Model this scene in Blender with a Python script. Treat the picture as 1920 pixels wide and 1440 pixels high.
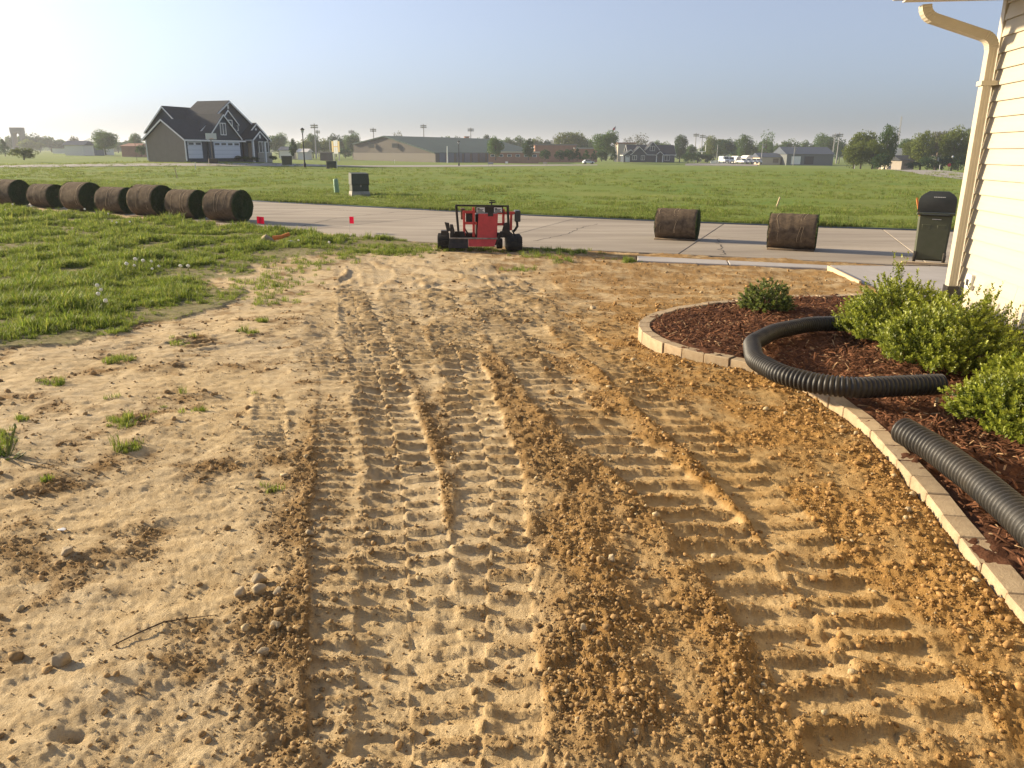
import bpy, math, random
import numpy as np
from mathutils import Matrix, Vector
random.seed(7); rng = np.random.default_rng(11)
PI = math.pi
for o in list(bpy.data.objects): bpy.data.objects.remove(o)
sc = bpy.context.scene
COL = sc.collection

# ------------------------------------------------------------------ camera
FPX, CAMZ = 1442.0, 1.75                       # focal length in photo pixels, eye height
PITCH, ROLL = math.atan(436 / FPX), math.radians(0.35)
cam_data = bpy.data.cameras.new('camera')
cam_data.sensor_fit = 'HORIZONTAL'; cam_data.sensor_width = 36
cam_data.lens = 36 * FPX / 1920
cam_data.clip_start = 0.05; cam_data.clip_end = 9000
cam = bpy.data.objects.new('camera', cam_data); COL.objects.link(cam)
cam.matrix_world = Matrix.Translation((0, 0, CAMZ)) @ Matrix.Rotation(PI / 2 - PITCH, 4, 'X') @ Matrix.Rotation(ROLL, 4, 'Z')
sc.camera = cam

# ------------------------------------------------------------------ sky, sun, exposure
SUN_EL, SUN_AZ = math.radians(17), math.radians(-67)   # azimuth measured clockwise from +Y
world = bpy.data.worlds.new('World'); sc.world = world; world.use_nodes = True
wn = world.node_tree
bg = wn.nodes['Background']
sky = wn.nodes.new('ShaderNodeTexSky'); sky.sky_type = 'NISHITA'; sky.sun_disc = False
sky.sun_elevation = SUN_EL; sky.sun_rotation = SUN_AZ
sky.air_density = 1.0; sky.dust_density = 2.2; sky.ozone_density = 9.0; sky.altitude = 200
hsv = wn.nodes.new('ShaderNodeHueSaturation'); hsv.inputs['Saturation'].default_value = 0.50
wn.links.new(sky.outputs[0], hsv.inputs['Color']); wn.links.new(hsv.outputs[0], bg.inputs[0]); bg.inputs[1].default_value = 0.090
sun_data = bpy.data.lights.new('sun', 'SUN'); sun_data.energy = 5.0; sun_data.angle = math.radians(2.6)
sun_data.color = (1.0, 0.82, 0.55)
sun = bpy.data.objects.new('sun', sun_data); COL.objects.link(sun)
sdir = Vector((math.sin(SUN_AZ) * math.cos(SUN_EL), math.cos(SUN_AZ) * math.cos(SUN_EL), math.sin(SUN_EL)))
sun.rotation_euler = sdir.to_track_quat('Z', 'Y').to_euler(); sun.location = (-20, 10, 20)
vs = sc.view_settings
vs.view_transform = 'Standard'; vs.look = 'None'; vs.gamma = 1; vs.use_curve_mapping = False
vs.exposure = 1.16
HAZE_DENSITY = 0.00032
sc.cycles.use_denoising = True
sc.cycles.max_bounces = 6; sc.cycles.diffuse_bounces = 3; sc.cycles.glossy_bounces = 2
sc.cycles.transmission_bounces = 3; sc.cycles.transparent_max_bounces = 6; sc.cycles.volume_bounces = 0
sc.cycles.use_adaptive_sampling = True

# ------------------------------------------------------------------ helpers
def sm(a, b, x):
    t = np.clip((np.asarray(x, float) - a) / (b - a), 0, 1); return t * t * (3 - 2 * t)
def ray(x, y):
    dx, dy = (x - 960) / FPX, (720 - y) / FPX
    c, s = math.cos(ROLL), math.sin(ROLL)
    X, Y = c * dx - s * dy, s * dx + c * dy
    return np.array([X, math.cos(PITCH) + Y * math.sin(PITCH), -math.sin(PITCH) + Y * math.cos(PITCH)])
STREET_Z = -0.45
NEAR = np.array([(-70, 64.0), (-30, 38.6), (-12, 26.3), (-7.64, 23.2), (-3.65, 20.45), (-1.5, 19.2), (0.5, 18.5), (2.75, 17.9), (4.24, 17.4), (6.75, 16.45), (8.35, 15.85), (14, 14.0), (45, 5.5)])
FAR = np.array([(-70, 77.5), (-33, 51.1), (-20, 41.4), (-11.9, 35.4), (-5.18, 31.5), (0.35, 28.25), (4.76, 26.1), (7.44, 25.0), (12.1, 23.4), (45, 13.5)])
def ynear(X): return np.interp(X, NEAR[:, 0], NEAR[:, 1])
def yfar(X): return np.interp(X, FAR[:, 0], FAR[:, 1])
def gz(X, Y):
    X = np.asarray(X, float); Y = np.asarray(Y, float)
    z = -0.45 * sm(5, 15.5, Y)
    z = z - 2.2 * np.clip((Y - 100) / 190, 0, 1) * sm(-220, 40, X)
    z = z - 1.3 * sm(60, 115, X) * sm(60, 180, Y) * (1 - sm(220, 300, Y))
    z = z + 0.75 * np.exp(-((X + 44) / 17) ** 2 - ((Y - 112) / 15) ** 2)
    z = z + 0.9 * np.exp(-((X - 55) / 26) ** 2 - ((Y - 316) / 18) ** 2)
    return z
def un(x, y, z=None):
    d = ray(x, y); zz = 0.0 if z is None else z
    for _ in range(60):
        t = (zz - CAMZ) / d[2]; p = d * t
        if z is None: zz = 0.5 * zz + 0.5 * float(gz(p[0], p[1]))
    return np.array([p[0], p[1], zz])
def at(x, y, D):
    d = ray(x, y); t = D / d[1]; return Vector((d[0] * t, D, CAMZ + d[2] * t))
def ppm(x, y, D): return FPX / (D / ray(x, y)[1])          # photo pixels per metre there

# noise -------------------------------------------------------------
_perm = np.random.default_rng(3).permutation(4096)
_g = np.random.default_rng(4).uniform(0, 2 * PI, 4096); _gx, _gy = np.cos(_g), np.sin(_g)
_r1, _r2, _r3 = (np.random.default_rng(k).random(4096) for k in (5, 6, 8))
def _h(i, j, s): return _perm[(_perm[(i + s * 131) & 4095] + j) & 4095]
def pn(x, y, s=0):
    i = np.floor(x).astype(int); j = np.floor(y).astype(int); u = x - i; v = y - j
    fu = u * u * u * (u * (u * 6 - 15) + 10); fv = v * v * v * (v * (v * 6 - 15) + 10)
    def g(a, b):
        h = _h(i + a, j + b, s); return _gx[h] * (u - a) + _gy[h] * (v - b)
    return ((g(0, 0) * (1 - fu) + g(1, 0) * fu) * (1 - fv) + (g(0, 1) * (1 - fu) + g(1, 1) * fu) * fv) * 1.5
def fbm(x, y, sc_, oct=3, s=0):
    r = 0; a = 1.0; f = 1.0 / sc_
    for k in range(oct): r = r + a * pn(x * f, y * f, s + k * 7); a *= 0.5; f *= 2.1
    return r
def clods(x, y, cell, s=0, dens=0.75):
    """hemispherical lumps, one per jittered cell; height in cells"""
    X = x / cell; Y = y / cell; i0 = np.floor(X).astype(int); j0 = np.floor(Y).astype(int); out = np.zeros_like(X)
    for a in (-1, 0, 1):
        for b in (-1, 0, 1):
            i = i0 + a; j = j0 + b; h = _h(i, j, s)
            cx = i + _r1[h]; cy = j + _r2[h]; r = 0.18 + 0.42 * _r3[h] ** 1.5
            e = 0.7 + 0.6 * _r1[(h * 7 + 3) & 4095]
            d2 = ((X - cx) * e) ** 2 + ((Y - cy) / e) ** 2
            out = np.maximum(out, np.where(_r2[(h * 5 + 1) & 4095] < dens, np.sqrt(np.maximum(0, r * r - d2)), 0))
    return out

# mesh building --------------------------------------------------------
def mesh_np(name, V, faces, mat=None, parent=None, smooth=False, kind=None):
    me = bpy.data.meshes.new(name)
    V = np.asarray(V, np.float32)
    if isinstance(faces, np.ndarray):
        n, k = faces.shape
        me.vertices.add(len(V)); me.vertices.foreach_set('co', V.ravel())
        me.loops.add(n * k); me.loops.foreach_set('vertex_index', faces.astype(np.int32).ravel())
        me.polygons.add(n); me.polygons.foreach_set('loop_start', np.arange(0, n * k, k, dtype=np.int32))
        me.update(calc_edges=True)
    else:
        me.from_pydata(V.tolist(), [], faces)
    if smooth: me.polygons.foreach_set('use_smooth', np.ones(len(me.polygons), bool))
    if mat: me.materials.append(mat)
    o = bpy.data.objects.new(name, me); COL.objects.link(o)
    if parent: o.parent = parent
    if kind: o['kind'] = kind
    return o
def tag(o, label, cat, group=None):
    o['label'] = label; o['category'] = cat
    if group: o['group'] = group
    return o
def thing(name, label, cat, loc=(0, 0, 0), rz=0.0, group=None, scale=1.0):
    o = bpy.data.objects.new(name, None); COL.objects.link(o)
    o.empty_display_size = 0.2; o.location = loc; o.rotation_euler = (0, 0, rz); o.scale = (scale,) * 3
    return tag(o, label, cat, group)
def copy_tree(o, parent=None):
    c = o.copy(); COL.objects.link(c); c.parent = parent
    for ch in list(o.children): copy_tree(ch, c)
    return c
class MB:
    def __init__(s): s.v = []; s.f = []
    def add(s, v, f):
        n = len(s.v); s.v += [tuple(p) for p in v]; s.f += [tuple(i + n for i in q) for q in f]; return s
    def box(s, x0, x1, y0, y1, z0, z1, M=None):
        v = [Vector(p) for p in ((x0, y0, z0), (x1, y0, z0), (x1, y1, z0), (x0, y1, z0), (x0, y0, z1), (x1, y0, z1), (x1, y1, z1), (x0, y1, z1))]
        if M: v = [M @ p for p in v]
        return s.add(v, [(0, 3, 2, 1), (4, 5, 6, 7), (0, 1, 5, 4), (1, 2, 6, 5), (2, 3, 7, 6), (3, 0, 4, 7)])
    def hexa(s, b, t):
        return s.add(list(b) + list(t), [(0, 3, 2, 1), (4, 5, 6, 7), (0, 1, 5, 4), (1, 2, 6, 5), (2, 3, 7, 6), (3, 0, 4, 7)])
    def bar(s, a, b, w, h=None, up=(0, 0, 1)):
        a = Vector(a); b = Vector(b); h = h or w; d = (b - a).normalized(); u = Vector(up)
        if abs(d.dot(u)) > 0.95: u = Vector((0, 1, 0))
        r = d.cross(u).normalized() * (w / 2); u = r.normalized().cross(d).normalized() * (h / 2)
        return s.hexa([a - r - u, a + r - u, a + r + u, a - r + u], [b - r - u, b + r - u, b + r + u, b - r + u])
    def tube(s, pts, rad, seg=8, cap=True):
        pts = [Vector(p) for p in pts]; n = len(pts)
        rad = [rad] * n if not hasattr(rad, '__len__') else rad
        base = len(s.v); ref = None
        for i, p in enumerate(pts):
            d = (pts[min(i + 1, n - 1)] - pts[max(i - 1, 0)]).normalized()
            if ref is None: ref = d.orthogonal().normalized()
            ref = (ref - d * ref.dot(d)).normalized(); q = d.cross(ref)
            for k in range(seg):
                a = 2 * PI * k / seg; s.v.append(tuple(p + (ref * math.cos(a) + q * math.sin(a)) * rad[i]))
        for i in range(n - 1):
            for k in range(seg):
                k2 = (k + 1) % seg; s.f.append((base + i * seg + k, base + i * seg + k2, base + (i + 1) * seg + k2, base + (i + 1) * seg + k))
        if cap:
            s.f.append(tuple(base + k for k in reversed(range(seg)))); s.f.append(tuple(base + (n - 1) * seg + k for k in range(seg)))
        return s
    def lathe(s, prof, seg=16, M=None, rfun=None):
        base = len(s.v); n = len(prof)
        for (r, z) in prof:
            for k in range(seg):
                a = 2 * PI * k / seg; rr = r * (rfun(a, z) if rfun else 1); p = Vector((rr * math.cos(a), rr * math.sin(a), z))
                s.v.append(tuple(M @ p if M else p))
        for i in range(n - 1):
            for k in range(seg):
                k2 = (k + 1) % seg; s.f.append((base + i * seg + k, base + i * seg + k2, base + (i + 1) * seg + k2, base + (i + 1) * seg + k))
        if prof[0][0] > 1e-4: s.f.append(tuple(base + k for k in reversed(range(seg))))
        if prof[-1][0] > 1e-4: s.f.append(tuple(base + (n - 1) * seg + k for k in range(seg)))
        return s
    def prism(s, poly, a, b):
        """poly: 3D points (list), extruded from offset a to offset b (vectors)"""
        n = len(poly); a = Vector(a); b = Vector(b); P = [Vector(p) for p in poly]
        return s.add([p + a for p in P] + [p + b for p in P], [tuple(reversed(range(n))), tuple(range(n, 2 * n))] + [(i, (i + 1) % n, n + (i + 1) % n, n + i) for i in range(n)])
    def build(s, name, mat, parent=None, bevel=0, smooth=False, kind=None, fix=True):
        me = bpy.data.meshes.new(name); me.from_pydata(s.v, [], s.f); me.update()
        if fix:
            import bmesh
            bm = bmesh.new(); bm.from_mesh(me); bmesh.ops.recalc_face_normals(bm, faces=bm.faces)
            if bevel: bmesh.ops.bevel(bm, geom=[e for e in bm.edges if len(e.link_faces) == 2 and e.calc_face_angle(0) > 0.6], offset=bevel, segments=1, affect='EDGES', clamp_overlap=True)
            bm.to_mesh(me); bm.free()
        if smooth: me.polygons.foreach_set('use_smooth', np.ones(len(me.polygons), bool))
        if mat: me.materials.append(mat)
        o = bpy.data.objects.new(name, me); COL.objects.link(o)
        if parent: o.parent = parent
        if kind: o['kind'] = kind
        return o

# materials --------------------------------------------------------------
def nodes(m): return m.node_tree.nodes, m.node_tree.links
def mat(name, c, rough=0.8, c2=None, scale=5.0, bump=0.0, bscale=None, metal=0.0, spec=0.3, trans=0.0, detail=4, stretch=None, objvar=0.0, attr=None, bdist=0.01, rot=0.0):
    m = bpy.data.materials.new(name); m.use_nodes = True; N, L = nodes(m)
    b = N['Principled BSDF']; b.inputs['Roughness'].default_value = rough; b.inputs['Metallic'].default_value = metal
    b.inputs['Specular IOR Level'].default_value = spec
    tc = N.new('ShaderNodeTexCoord'); vec = tc.outputs['Object']
    if stretch:
        mp = N.new('ShaderNodeMapping'); mp.inputs['Scale'].default_value = stretch; mp.inputs['Rotation'].default_value = (0, 0, rot); L.new(vec, mp.inputs[0]); vec = mp.outputs[0]
    if attr:
        a = N.new('ShaderNodeAttribute'); a.attribute_name = attr; col = a.outputs['Color']
    else:
        r = N.new('ShaderNodeRGB'); r.outputs[0].default_value = (*c, 1); col = r.outputs[0]
    if c2 is not None:
        n = N.new('ShaderNodeTexNoise'); n.inputs['Scale'].default_value = scale; n.inputs['Detail'].default_value = detail; n.inputs['Roughness'].default_value = 0.65
        L.new(vec, n.inputs['Vector'])
        rp = N.new('ShaderNodeMapRange'); rp.inputs[1].default_value = 0.35; rp.inputs[2].default_value = 0.65; L.new(n.outputs[0], rp.inputs[0])
        mx = N.new('ShaderNodeMix'); mx.data_type = 'RGBA'; L.new(rp.outputs[0], mx.inputs[0]); L.new(col, mx.inputs[6])
        if attr: # second colour is a multiplier
            mu = N.new('ShaderNodeMix'); mu.data_type = 'RGBA'; mu.blend_type = 'MULTIPLY'; mu.inputs[0].default_value = 1
            L.new(col, mu.inputs[6]); mu.inputs[7].default_value = (*c2, 1); L.new(mu.outputs[2], mx.inputs[7])
        else: mx.inputs[7].default_value = (*c2, 1)
        col = mx.outputs[2]
    if objvar:
        oi = N.new('ShaderNodeObjectInfo'); hs = N.new('ShaderNodeHueSaturation')
        mr = N.new('ShaderNodeMapRange'); mr.inputs[3].default_value = 1 - objvar; mr.inputs[4].default_value = 1 + objvar
        L.new(oi.outputs['Random'], mr.inputs[0]); L.new(mr.outputs[0], hs.inputs['Value']); L.new(col, hs.inputs['Color']); col = hs.outputs[0]
    L.new(col, b.inputs['Base Color'])
    if bump:
        n2 = N.new('ShaderNodeTexNoise'); n2.inputs['Scale'].default_value = bscale or scale * 4; n2.inputs['Detail'].default_value = 5; n2.inputs['Roughness'].default_value = 0.7
        L.new(vec, n2.inputs['Vector'])
        bp = N.new('ShaderNodeBump'); bp.inputs['Strength'].default_value = bump; bp.inputs['Distance'].default_value = bdist
        L.new(n2.outputs[0], bp.inputs['Height']); L.new(bp.outputs[0], b.inputs['Normal'])
    if trans:
        t = N.new('ShaderNodeBsdfTranslucent'); L.new(col, t.inputs[0]); ms = N.new('ShaderNodeMixShader'); ms.inputs[0].default_value = trans
        L.new(b.outputs[0], ms.inputs[1]); L.new(t.outputs[0], ms.inputs[2]); L.new(ms.outputs[0], N['Material Output'].inputs['Surface'])
    return m
M = {}
M['dirt'] = mat('dirt', (0, 0, 0), 0.95, (0.74, 0.70, 0.64), 14, 0.85, 120, spec=0.12, attr='col', bdist=0.016, detail=6)
M['clod'] = mat('clod', (0, 0, 0), 0.95, (0.8, 0.76, 0.7), 60, 0.5, 190, spec=0.1, attr='col')
M['field'] = mat('field_turf', (0.138, 0.205, 0.040), 0.95, (0.215, 0.240, 0.060), 0.14, 0.9, 7, spec=0.1, detail=7, bdist=0.08)
M['under'] = mat('under_soil', (0.20, 0.15, 0.08), 0.95, (0.10, 0.12, 0.03), 0.8)
M['concrete'] = mat('street_concrete', (0.41, 0.345, 0.265), 0.85, (0.25, 0.205, 0.155), 0.55, 0.3, 40, spec=0.3, detail=9, stretch=(0.28, 1.7, 1), rot=0.42, objvar=0.08)
M['walk'] = mat('walk_concrete', (0.44, 0.40, 0.36), 0.85, (0.37, 0.335, 0.30), 1.2, 0.2, 60, objvar=0.05)
M['joint'] = mat('joint_dirt', (0.06, 0.05, 0.04), 0.95)
M['mulch'] = mat('mulch', (0.135, 0.062, 0.033), 0.95, (0.085, 0.036, 0.020), 25, 0.9, 60, spec=0.1)
M['chip'] = mat('mulch_chip', (0, 0, 0), 0.9, (0.7, 0.6, 0.55), 40, spec=0.15, attr='col')
M['paver'] = mat('paver', (0.43, 0.33, 0.21), 0.9, (0.34, 0.25, 0.155), 9, 0.5, 90, spec=0.15, objvar=0.10)
M['siding'] = mat('cream_siding', (0.49, 0.435, 0.335), 0.55, (0.46, 0.405, 0.31), 3, 0.06, 40, spec=0.3, stretch=(1, 0.2, 6))
M['spout'] = mat('cream_aluminium', (0.52, 0.46, 0.35), 0.4, (0.48, 0.425, 0.325), 6, spec=0.4)
M['trim'] = mat('grey_trim', (0.55, 0.50, 0.42), 0.6)
M['soffit'] = mat('soffit', (0.75, 0.72, 0.66), 0.6)
M['shingle'] = mat('shingle', (0.075, 0.068, 0.062), 0.95, (0.045, 0.042, 0.04), 12, 0.6, 60)
M['black_plastic'] = mat('black_plastic', (0.018, 0.017, 0.017), 0.42, (0.03, 0.027, 0.024), 14, spec=0.45)
M['pipe'] = mat('pipe_plastic', (0.020, 0.019, 0.018), 0.5, (0.042, 0.036, 0.028), 7, 0.15, 60, spec=0.4, detail=7)
M['foundation'] = mat('foundation', (0.40, 0.24, 0.13), 0.9, (0.3, 0.2, 0.12), 8)
M['leaf_box'] = mat('boxwood_leaf', (0, 0, 0), 0.45, spec=0.4, trans=0.35, attr='col')
M['stem'] = mat('stem', (0.10, 0.065, 0.035), 0.9)
M['sod_soil'] = mat('sod_soil', (0.085, 0.062, 0.043), 0.95, (0.165, 0.120, 0.078), 9, 0.8, 40, spec=0.1, detail=7, bdist=0.02, objvar=0.1)
M['sod_grass'] = mat('sod_grass', (0, 0, 0), 0.95, (0.6, 0.62, 0.6), 26, 0.9, 60, spec=0.1, attr='col')
M['bin'] = mat('bin_plastic', (0.066, 0.072, 0.040), 0.5, (0.078, 0.082, 0.050), 6, spec=0.4)
M['bin_lid'] = mat('bin_lid', (0.040, 0.045, 0.042), 0.5, (0.052, 0.056, 0.052), 6, spec=0.4)
M['orange'] = mat('orange_card', (0.60, 0.19, 0.05), 0.8)
M['red'] = mat('machine_red', (0.66, 0.075, 0.065), 0.5, (0.50, 0.06, 0.05), 5, 0.1, 30, spec=0.3)
M['black_metal'] = mat('black_metal', (0.022, 0.020, 0.019), 0.6, (0.05, 0.04, 0.032), 9)
M['rubber'] = mat('rubber', (0.022, 0.021, 0.020), 0.85, (0.06, 0.05, 0.038), 12, 0.4, 40)
M['steel'] = mat('worn_steel', (0.35, 0.32, 0.29), 0.5, (0.2, 0.17, 0.14), 8, metal=0.3)
M['white'] = mat('white_paint', (0.78, 0.77, 0.74), 0.6)
M['dark_ink'] = mat('dark_ink', (0.03, 0.03, 0.03), 0.7)
M['pink'] = mat('flag_pink', (0.85, 0.02, 0.10), 0.6, trans=0.3)
M['wire'] = mat('wire', (0.25, 0.24, 0.23), 0.5, metal=0.5)
M['rock'] = mat('rock', (0.40, 0.32, 0.21), 0.9, (0.29, 0.22, 0.13), 8, 0.7, 40, spec=0.2, objvar=0.12)
M['greyrock'] = mat('grey_rock', (0.42, 0.40, 0.35), 0.9, (0.3, 0.28, 0.25), 8, 0.6, 30)
M['cabinet'] = mat('cabinet_green', (0.075, 0.082, 0.060), 0.6, (0.06, 0.066, 0.05), 4)
M['pedestal'] = mat('pedestal_green', (0.22, 0.36, 0.22), 0.6, (0.27, 0.4, 0.25), 4)
M['pad'] = mat('pad_concrete', (0.36, 0.34, 0.29), 0.9, (0.28, 0.26, 0.22), 6)
M['lumber'] = mat('lumber', (0.62, 0.48, 0.30), 0.8, (0.5, 0.37, 0.22), 10, stretch=(1, 12, 1))
M['stalk'] = mat('weed_stalk', (0.16, 0.19, 0.055), 0.8)
M['twig'] = mat('twig', (0.07, 0.045, 0.025), 0.95)
M['puff'] = mat('seed_puff', (0.75, 0.74, 0.68), 0.95, trans=0.4)
M['grass'] = mat('grass_blade', (0, 0, 0), 0.6, spec=0.25, trans=0.45, attr='col', objvar=0.25)
M['bark'] = mat('bark', (0.085, 0.065, 0.05), 0.95, (0.05, 0.04, 0.03), 3)
for k, c in dict(mid=(0.105, 0.178, 0.045), dark=(0.052, 0.100, 0.034), yellow=(0.165, 0.205, 0.045), bare=(0.14, 0.145, 0.085)).items():
    M['leaf_' + k] = mat('leaf_' + k, c, 0.8, tuple(v * 0.6 for v in c), 0.6, spec=0.15, trans=0.42, objvar=0.15)
M['slate'] = mat('slate_siding', (0.048, 0.060, 0.080), 0.8, (0.040, 0.052, 0.070), 2)
M['taupe'] = mat('taupe_siding', (0.26, 0.225, 0.185), 0.85, (0.24, 0.205, 0.17), 1.5)
M['roof_dark'] = mat('roof_dark', (0.042, 0.046, 0.054), 0.95, (0.034, 0.037, 0.044), 1.2, 0.3, 8)
M['glass'] = mat('window_glass', (0.05, 0.06, 0.07), 0.12, spec=0.6)
M['garage'] = mat('garage_door', (0.60, 0.62, 0.66), 0.6)
M['brick_far'] = mat('far_brick', (0.34, 0.17, 0.11), 0.9, (0.28, 0.14, 0.09), 0.6)
M['gym_wall'] = mat('gym_wall', (0.115, 0.10, 0.085), 0.9, (0.10, 0.09, 0.078), 0.1)
M['gym_base'] = mat('gym_base', (0.22, 0.195, 0.165), 0.9)
M['gym_roof'] = mat('gym_roof', (0.045, 0.085, 0.068), 0.8, (0.038, 0.072, 0.06), 0.1)
M['blue_wall'] = mat('blue_wall', (0.10, 0.12, 0.16), 0.8)
M['beige'] = mat('beige_wall', (0.50, 0.43, 0.33), 0.85)
M['shed_dark'] = mat('shed_wall', (0.13, 0.14, 0.14), 0.8)
M['shed_roof'] = mat('shed_roof', (0.06, 0.075, 0.10), 0.7)
M['pole_grey'] = mat('pole_grey', (0.32, 0.31, 0.30), 0.6)
M['pole_wood'] = mat('pole_wood', (0.22, 0.17, 0.12), 0.9)
M['lamp_black'] = mat('lamp_black', (0.02, 0.022, 0.024), 0.6)
M['lamp_glass'] = mat('lamp_glass', (0.6, 0.6, 0.58), 0.3)
M['sign_yellow'] = mat('sign_yellow', (0.75, 0.55, 0.22), 0.6)
M['car_white'] = mat('car_white', (0.72, 0.74, 0.76), 0.3, spec=0.5)
M['stop_red'] = mat('stop_red', (0.55, 0.04, 0.05), 0.5)
M['tent'] = mat('tent_white', (0.70, 0.67, 0.60), 0.8)
M['asphalt'] = mat('pale_road', (0.34, 0.31, 0.27), 0.9, (0.28, 0.25, 0.22), 0.2)
M['ground_dark'] = mat('mulch_far', (0.06, 0.05, 0.04), 0.95)

# ------------------------------------------------------------------ ground
def smooth_path(P, n=200, it=3):
    P = np.array(P, float)
    d = np.r_[0, np.cumsum(np.hypot(*np.diff(P[:, :2], axis=0).T))]
    for _ in range(1):
        t = np.linspace(0, d[-1], n); Q = np.stack([np.interp(t, d, P[:, k]) for k in range(P.shape[1])], 1)
    k = max(3, n // (len(P) * 2) * 2 + 1); ker = np.hanning(k + 2)[1:-1]; ker /= ker.sum()
    Qp = np.pad(Q, ((k // 2, k // 2), (0, 0)), mode='reflect', reflect_type='odd')
    return np.stack([np.convolve(Qp[:, c], ker, 'valid') for c in range(Q.shape[1])], 1)
BED = smooth_path([(4.7, 9.6), (4.22, 9.58), (3.21, 9.36), (2.34, 9.0), (1.69, 8.52), (1.33, 7.92), (1.245, 7.46), (1.335, 6.99), (1.57, 6.62), (1.97, 6.27), (2.21, 5.94), (2.29, 5.49), (2.30, 4.95), (2.265, 4.46), (2.21, 4.04), (2.135, 3.57), (2.06, 3.18), (2.0, 2.83), (1.96, 2.5), (1.93, 2.0), (1.93, 1.2)], 400)
CORNER = np.array([4.431, 7.614]); WDIR = np.array([0.168, 0.986])
BEDPOLY = np.vstack([BED, [CORNER - WDIR * 6.6, CORNER + WDIR * 2.2]])
def inpoly(X, Y, P):
    ins = np.zeros(np.shape(X), bool); n = len(P)
    for i in range(n):
        x1, y1 = P[i]; x2, y2 = P[(i + 1) % n]
        if y1 == y2: continue
        c = (y1 > Y) != (y2 > Y)
        ins ^= c & (X < (x2 - x1) * (Y - y1) / (y2 - y1) + x1)
    return ins
def px_path(L, n=160): return smooth_path([un(x, y)[:2] for x, y in L], n)
def lane(X, Y, path):
    P = path[np.argsort(path[:, 1])]
    c = np.interp(Y, P[:, 1], P[:, 0]); g = np.gradient(P[:, 0], P[:, 1]); cs = 1 / np.sqrt(1 + np.interp(Y, P[:, 1], g) ** 2)
    s = np.interp(Y, P[:, 1], np.r_[0, np.cumsum(np.hypot(*np.diff(P, axis=0).T))])
    m = sm(P[0, 1] - 0.25, P[0, 1] + 0.1, Y) * (1 - sm(P[-1, 1] - 0.6, P[-1, 1] + 0.3, Y))
    return (X - c) * cs, s, m
# path, half width, lug pitch, rut depth, lug height, skew, strength
LANES = [
    (px_path([(690, 1440), (650, 1200), (640, 1000), (635, 800), (638, 660), (650, 560), (665, 500), (680, 478)]), .15, .105, .010, .011, .05, .8),
    (px_path([(790, 700), (760, 620), (735, 560), (720, 510), (715, 482)]), .18, .15, .010, .015, -.05, .9),
    (px_path([(1010, 640), (965, 570), (930, 525), (900, 495), (885, 478)]), .20, .14, .012, .016, .05, .95),
    (px_path([(905, 1440), (915, 1250), (910, 1100), (925, 980), (915, 860), (880, 740), (850, 650), (825, 590), (800, 540), (785, 500)]), .185, .165, .020, .019, .10, 1),
    (px_path([(775, 1440), (768, 1250), (765, 1100), (762, 1000), (755, 900), (735, 800), (705, 700), (680, 620), (665, 570), (655, 530), (650, 495)]), .20, .160, .022, .018, -.10, 1),
    (px_path([(1640, 1440), (1585, 1299), (1502, 1206), (1425, 1110), (1330, 990), (1260, 920), (1185, 868), (1090, 800), (1030, 735), (975, 670), (930, 600), (905, 555), (880, 505)]), .20, .172, .024, .022, .12, 1),
    (px_path([(1790, 1400), (1764, 1363), (1683, 1263), (1603, 1150), (1530, 1060), (1460, 970), (1350, 865), (1240, 775), (1160, 700), (1090, 640), (1030, 590), (985, 550), (945, 510)]), .17, .165, .020, .020, -.10, .95),
    (px_path([(507, 845), (505, 800), (505, 735)]), .105, .078, .012, .017, 0, 1),
    (px_path([(870, 640), (840, 585), (815, 540), (790, 500), (775, 480)]), .17, .14, .010, .015, .05, .9),
    (px_path([(1175, 640), (1110, 590), (1050, 550), (1000, 520)]), .17, .15, .010, .014, .05, .7),
    (px_path([(590, 700), (600, 620), (610, 560)]), .16, .11, .010, .011, .05, .8),
]
WIND = [ # loose ridges thrown up beside the wheel tracks: path, half width, height
    (px_path([(540, 1440), (545, 1250), (565, 1100), (590, 950), (615, 830), (630, 740)]), .20, .030),
    (px_path([(690, 1440), (690, 1200), (690, 1000), (690, 860), (670, 740), (645, 640)]), .07, .030),
    (px_path([(1120, 1440), (1130, 1250), (1110, 1080), (1070, 930), (1010, 830), (950, 740), (905, 660)]), .24, .050),
    (px_path([(1400, 1440), (1380, 1300), (1330, 1150), (1240, 1010), (1150, 900), (1075, 840)]), .16, .040),
    (px_path([(1660, 1350), (1560, 1200), (1470, 1080), (1380, 960), (1280, 860), (1190, 780), (1110, 700), (1060, 650)]), .10, .038),
    (px_path([(1880, 1220), (1780, 1090), (1700, 980), (1630, 880), (1560, 800)]), .16, .025),
    (px_path([(845, 1440), (842, 1200), (845, 1050), (830, 900), (800, 780), (770, 700)]), .06, .028),
]
LAWN = np.array([un(x, y)[:2] for x, y in [(-700, 700), (0, 662), (120, 640), (250, 612), (415, 585), (425, 560), (395, 535), (440, 505), (530, 492), (575, 478), (700, 462), (790, 462), (830, 462)]] + [(-1.7, 19.4), (-3.6, 20.3), (-7.5, 22.8), (-12, 25.7), (-30, 37.4), (-60, 40)])
def lawn_mask(X, Y):
    n = fbm(X, Y, 0.9, 3, 40) * 0.55
    return inpoly(X + n, Y + n * 0.8, LAWN)
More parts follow.
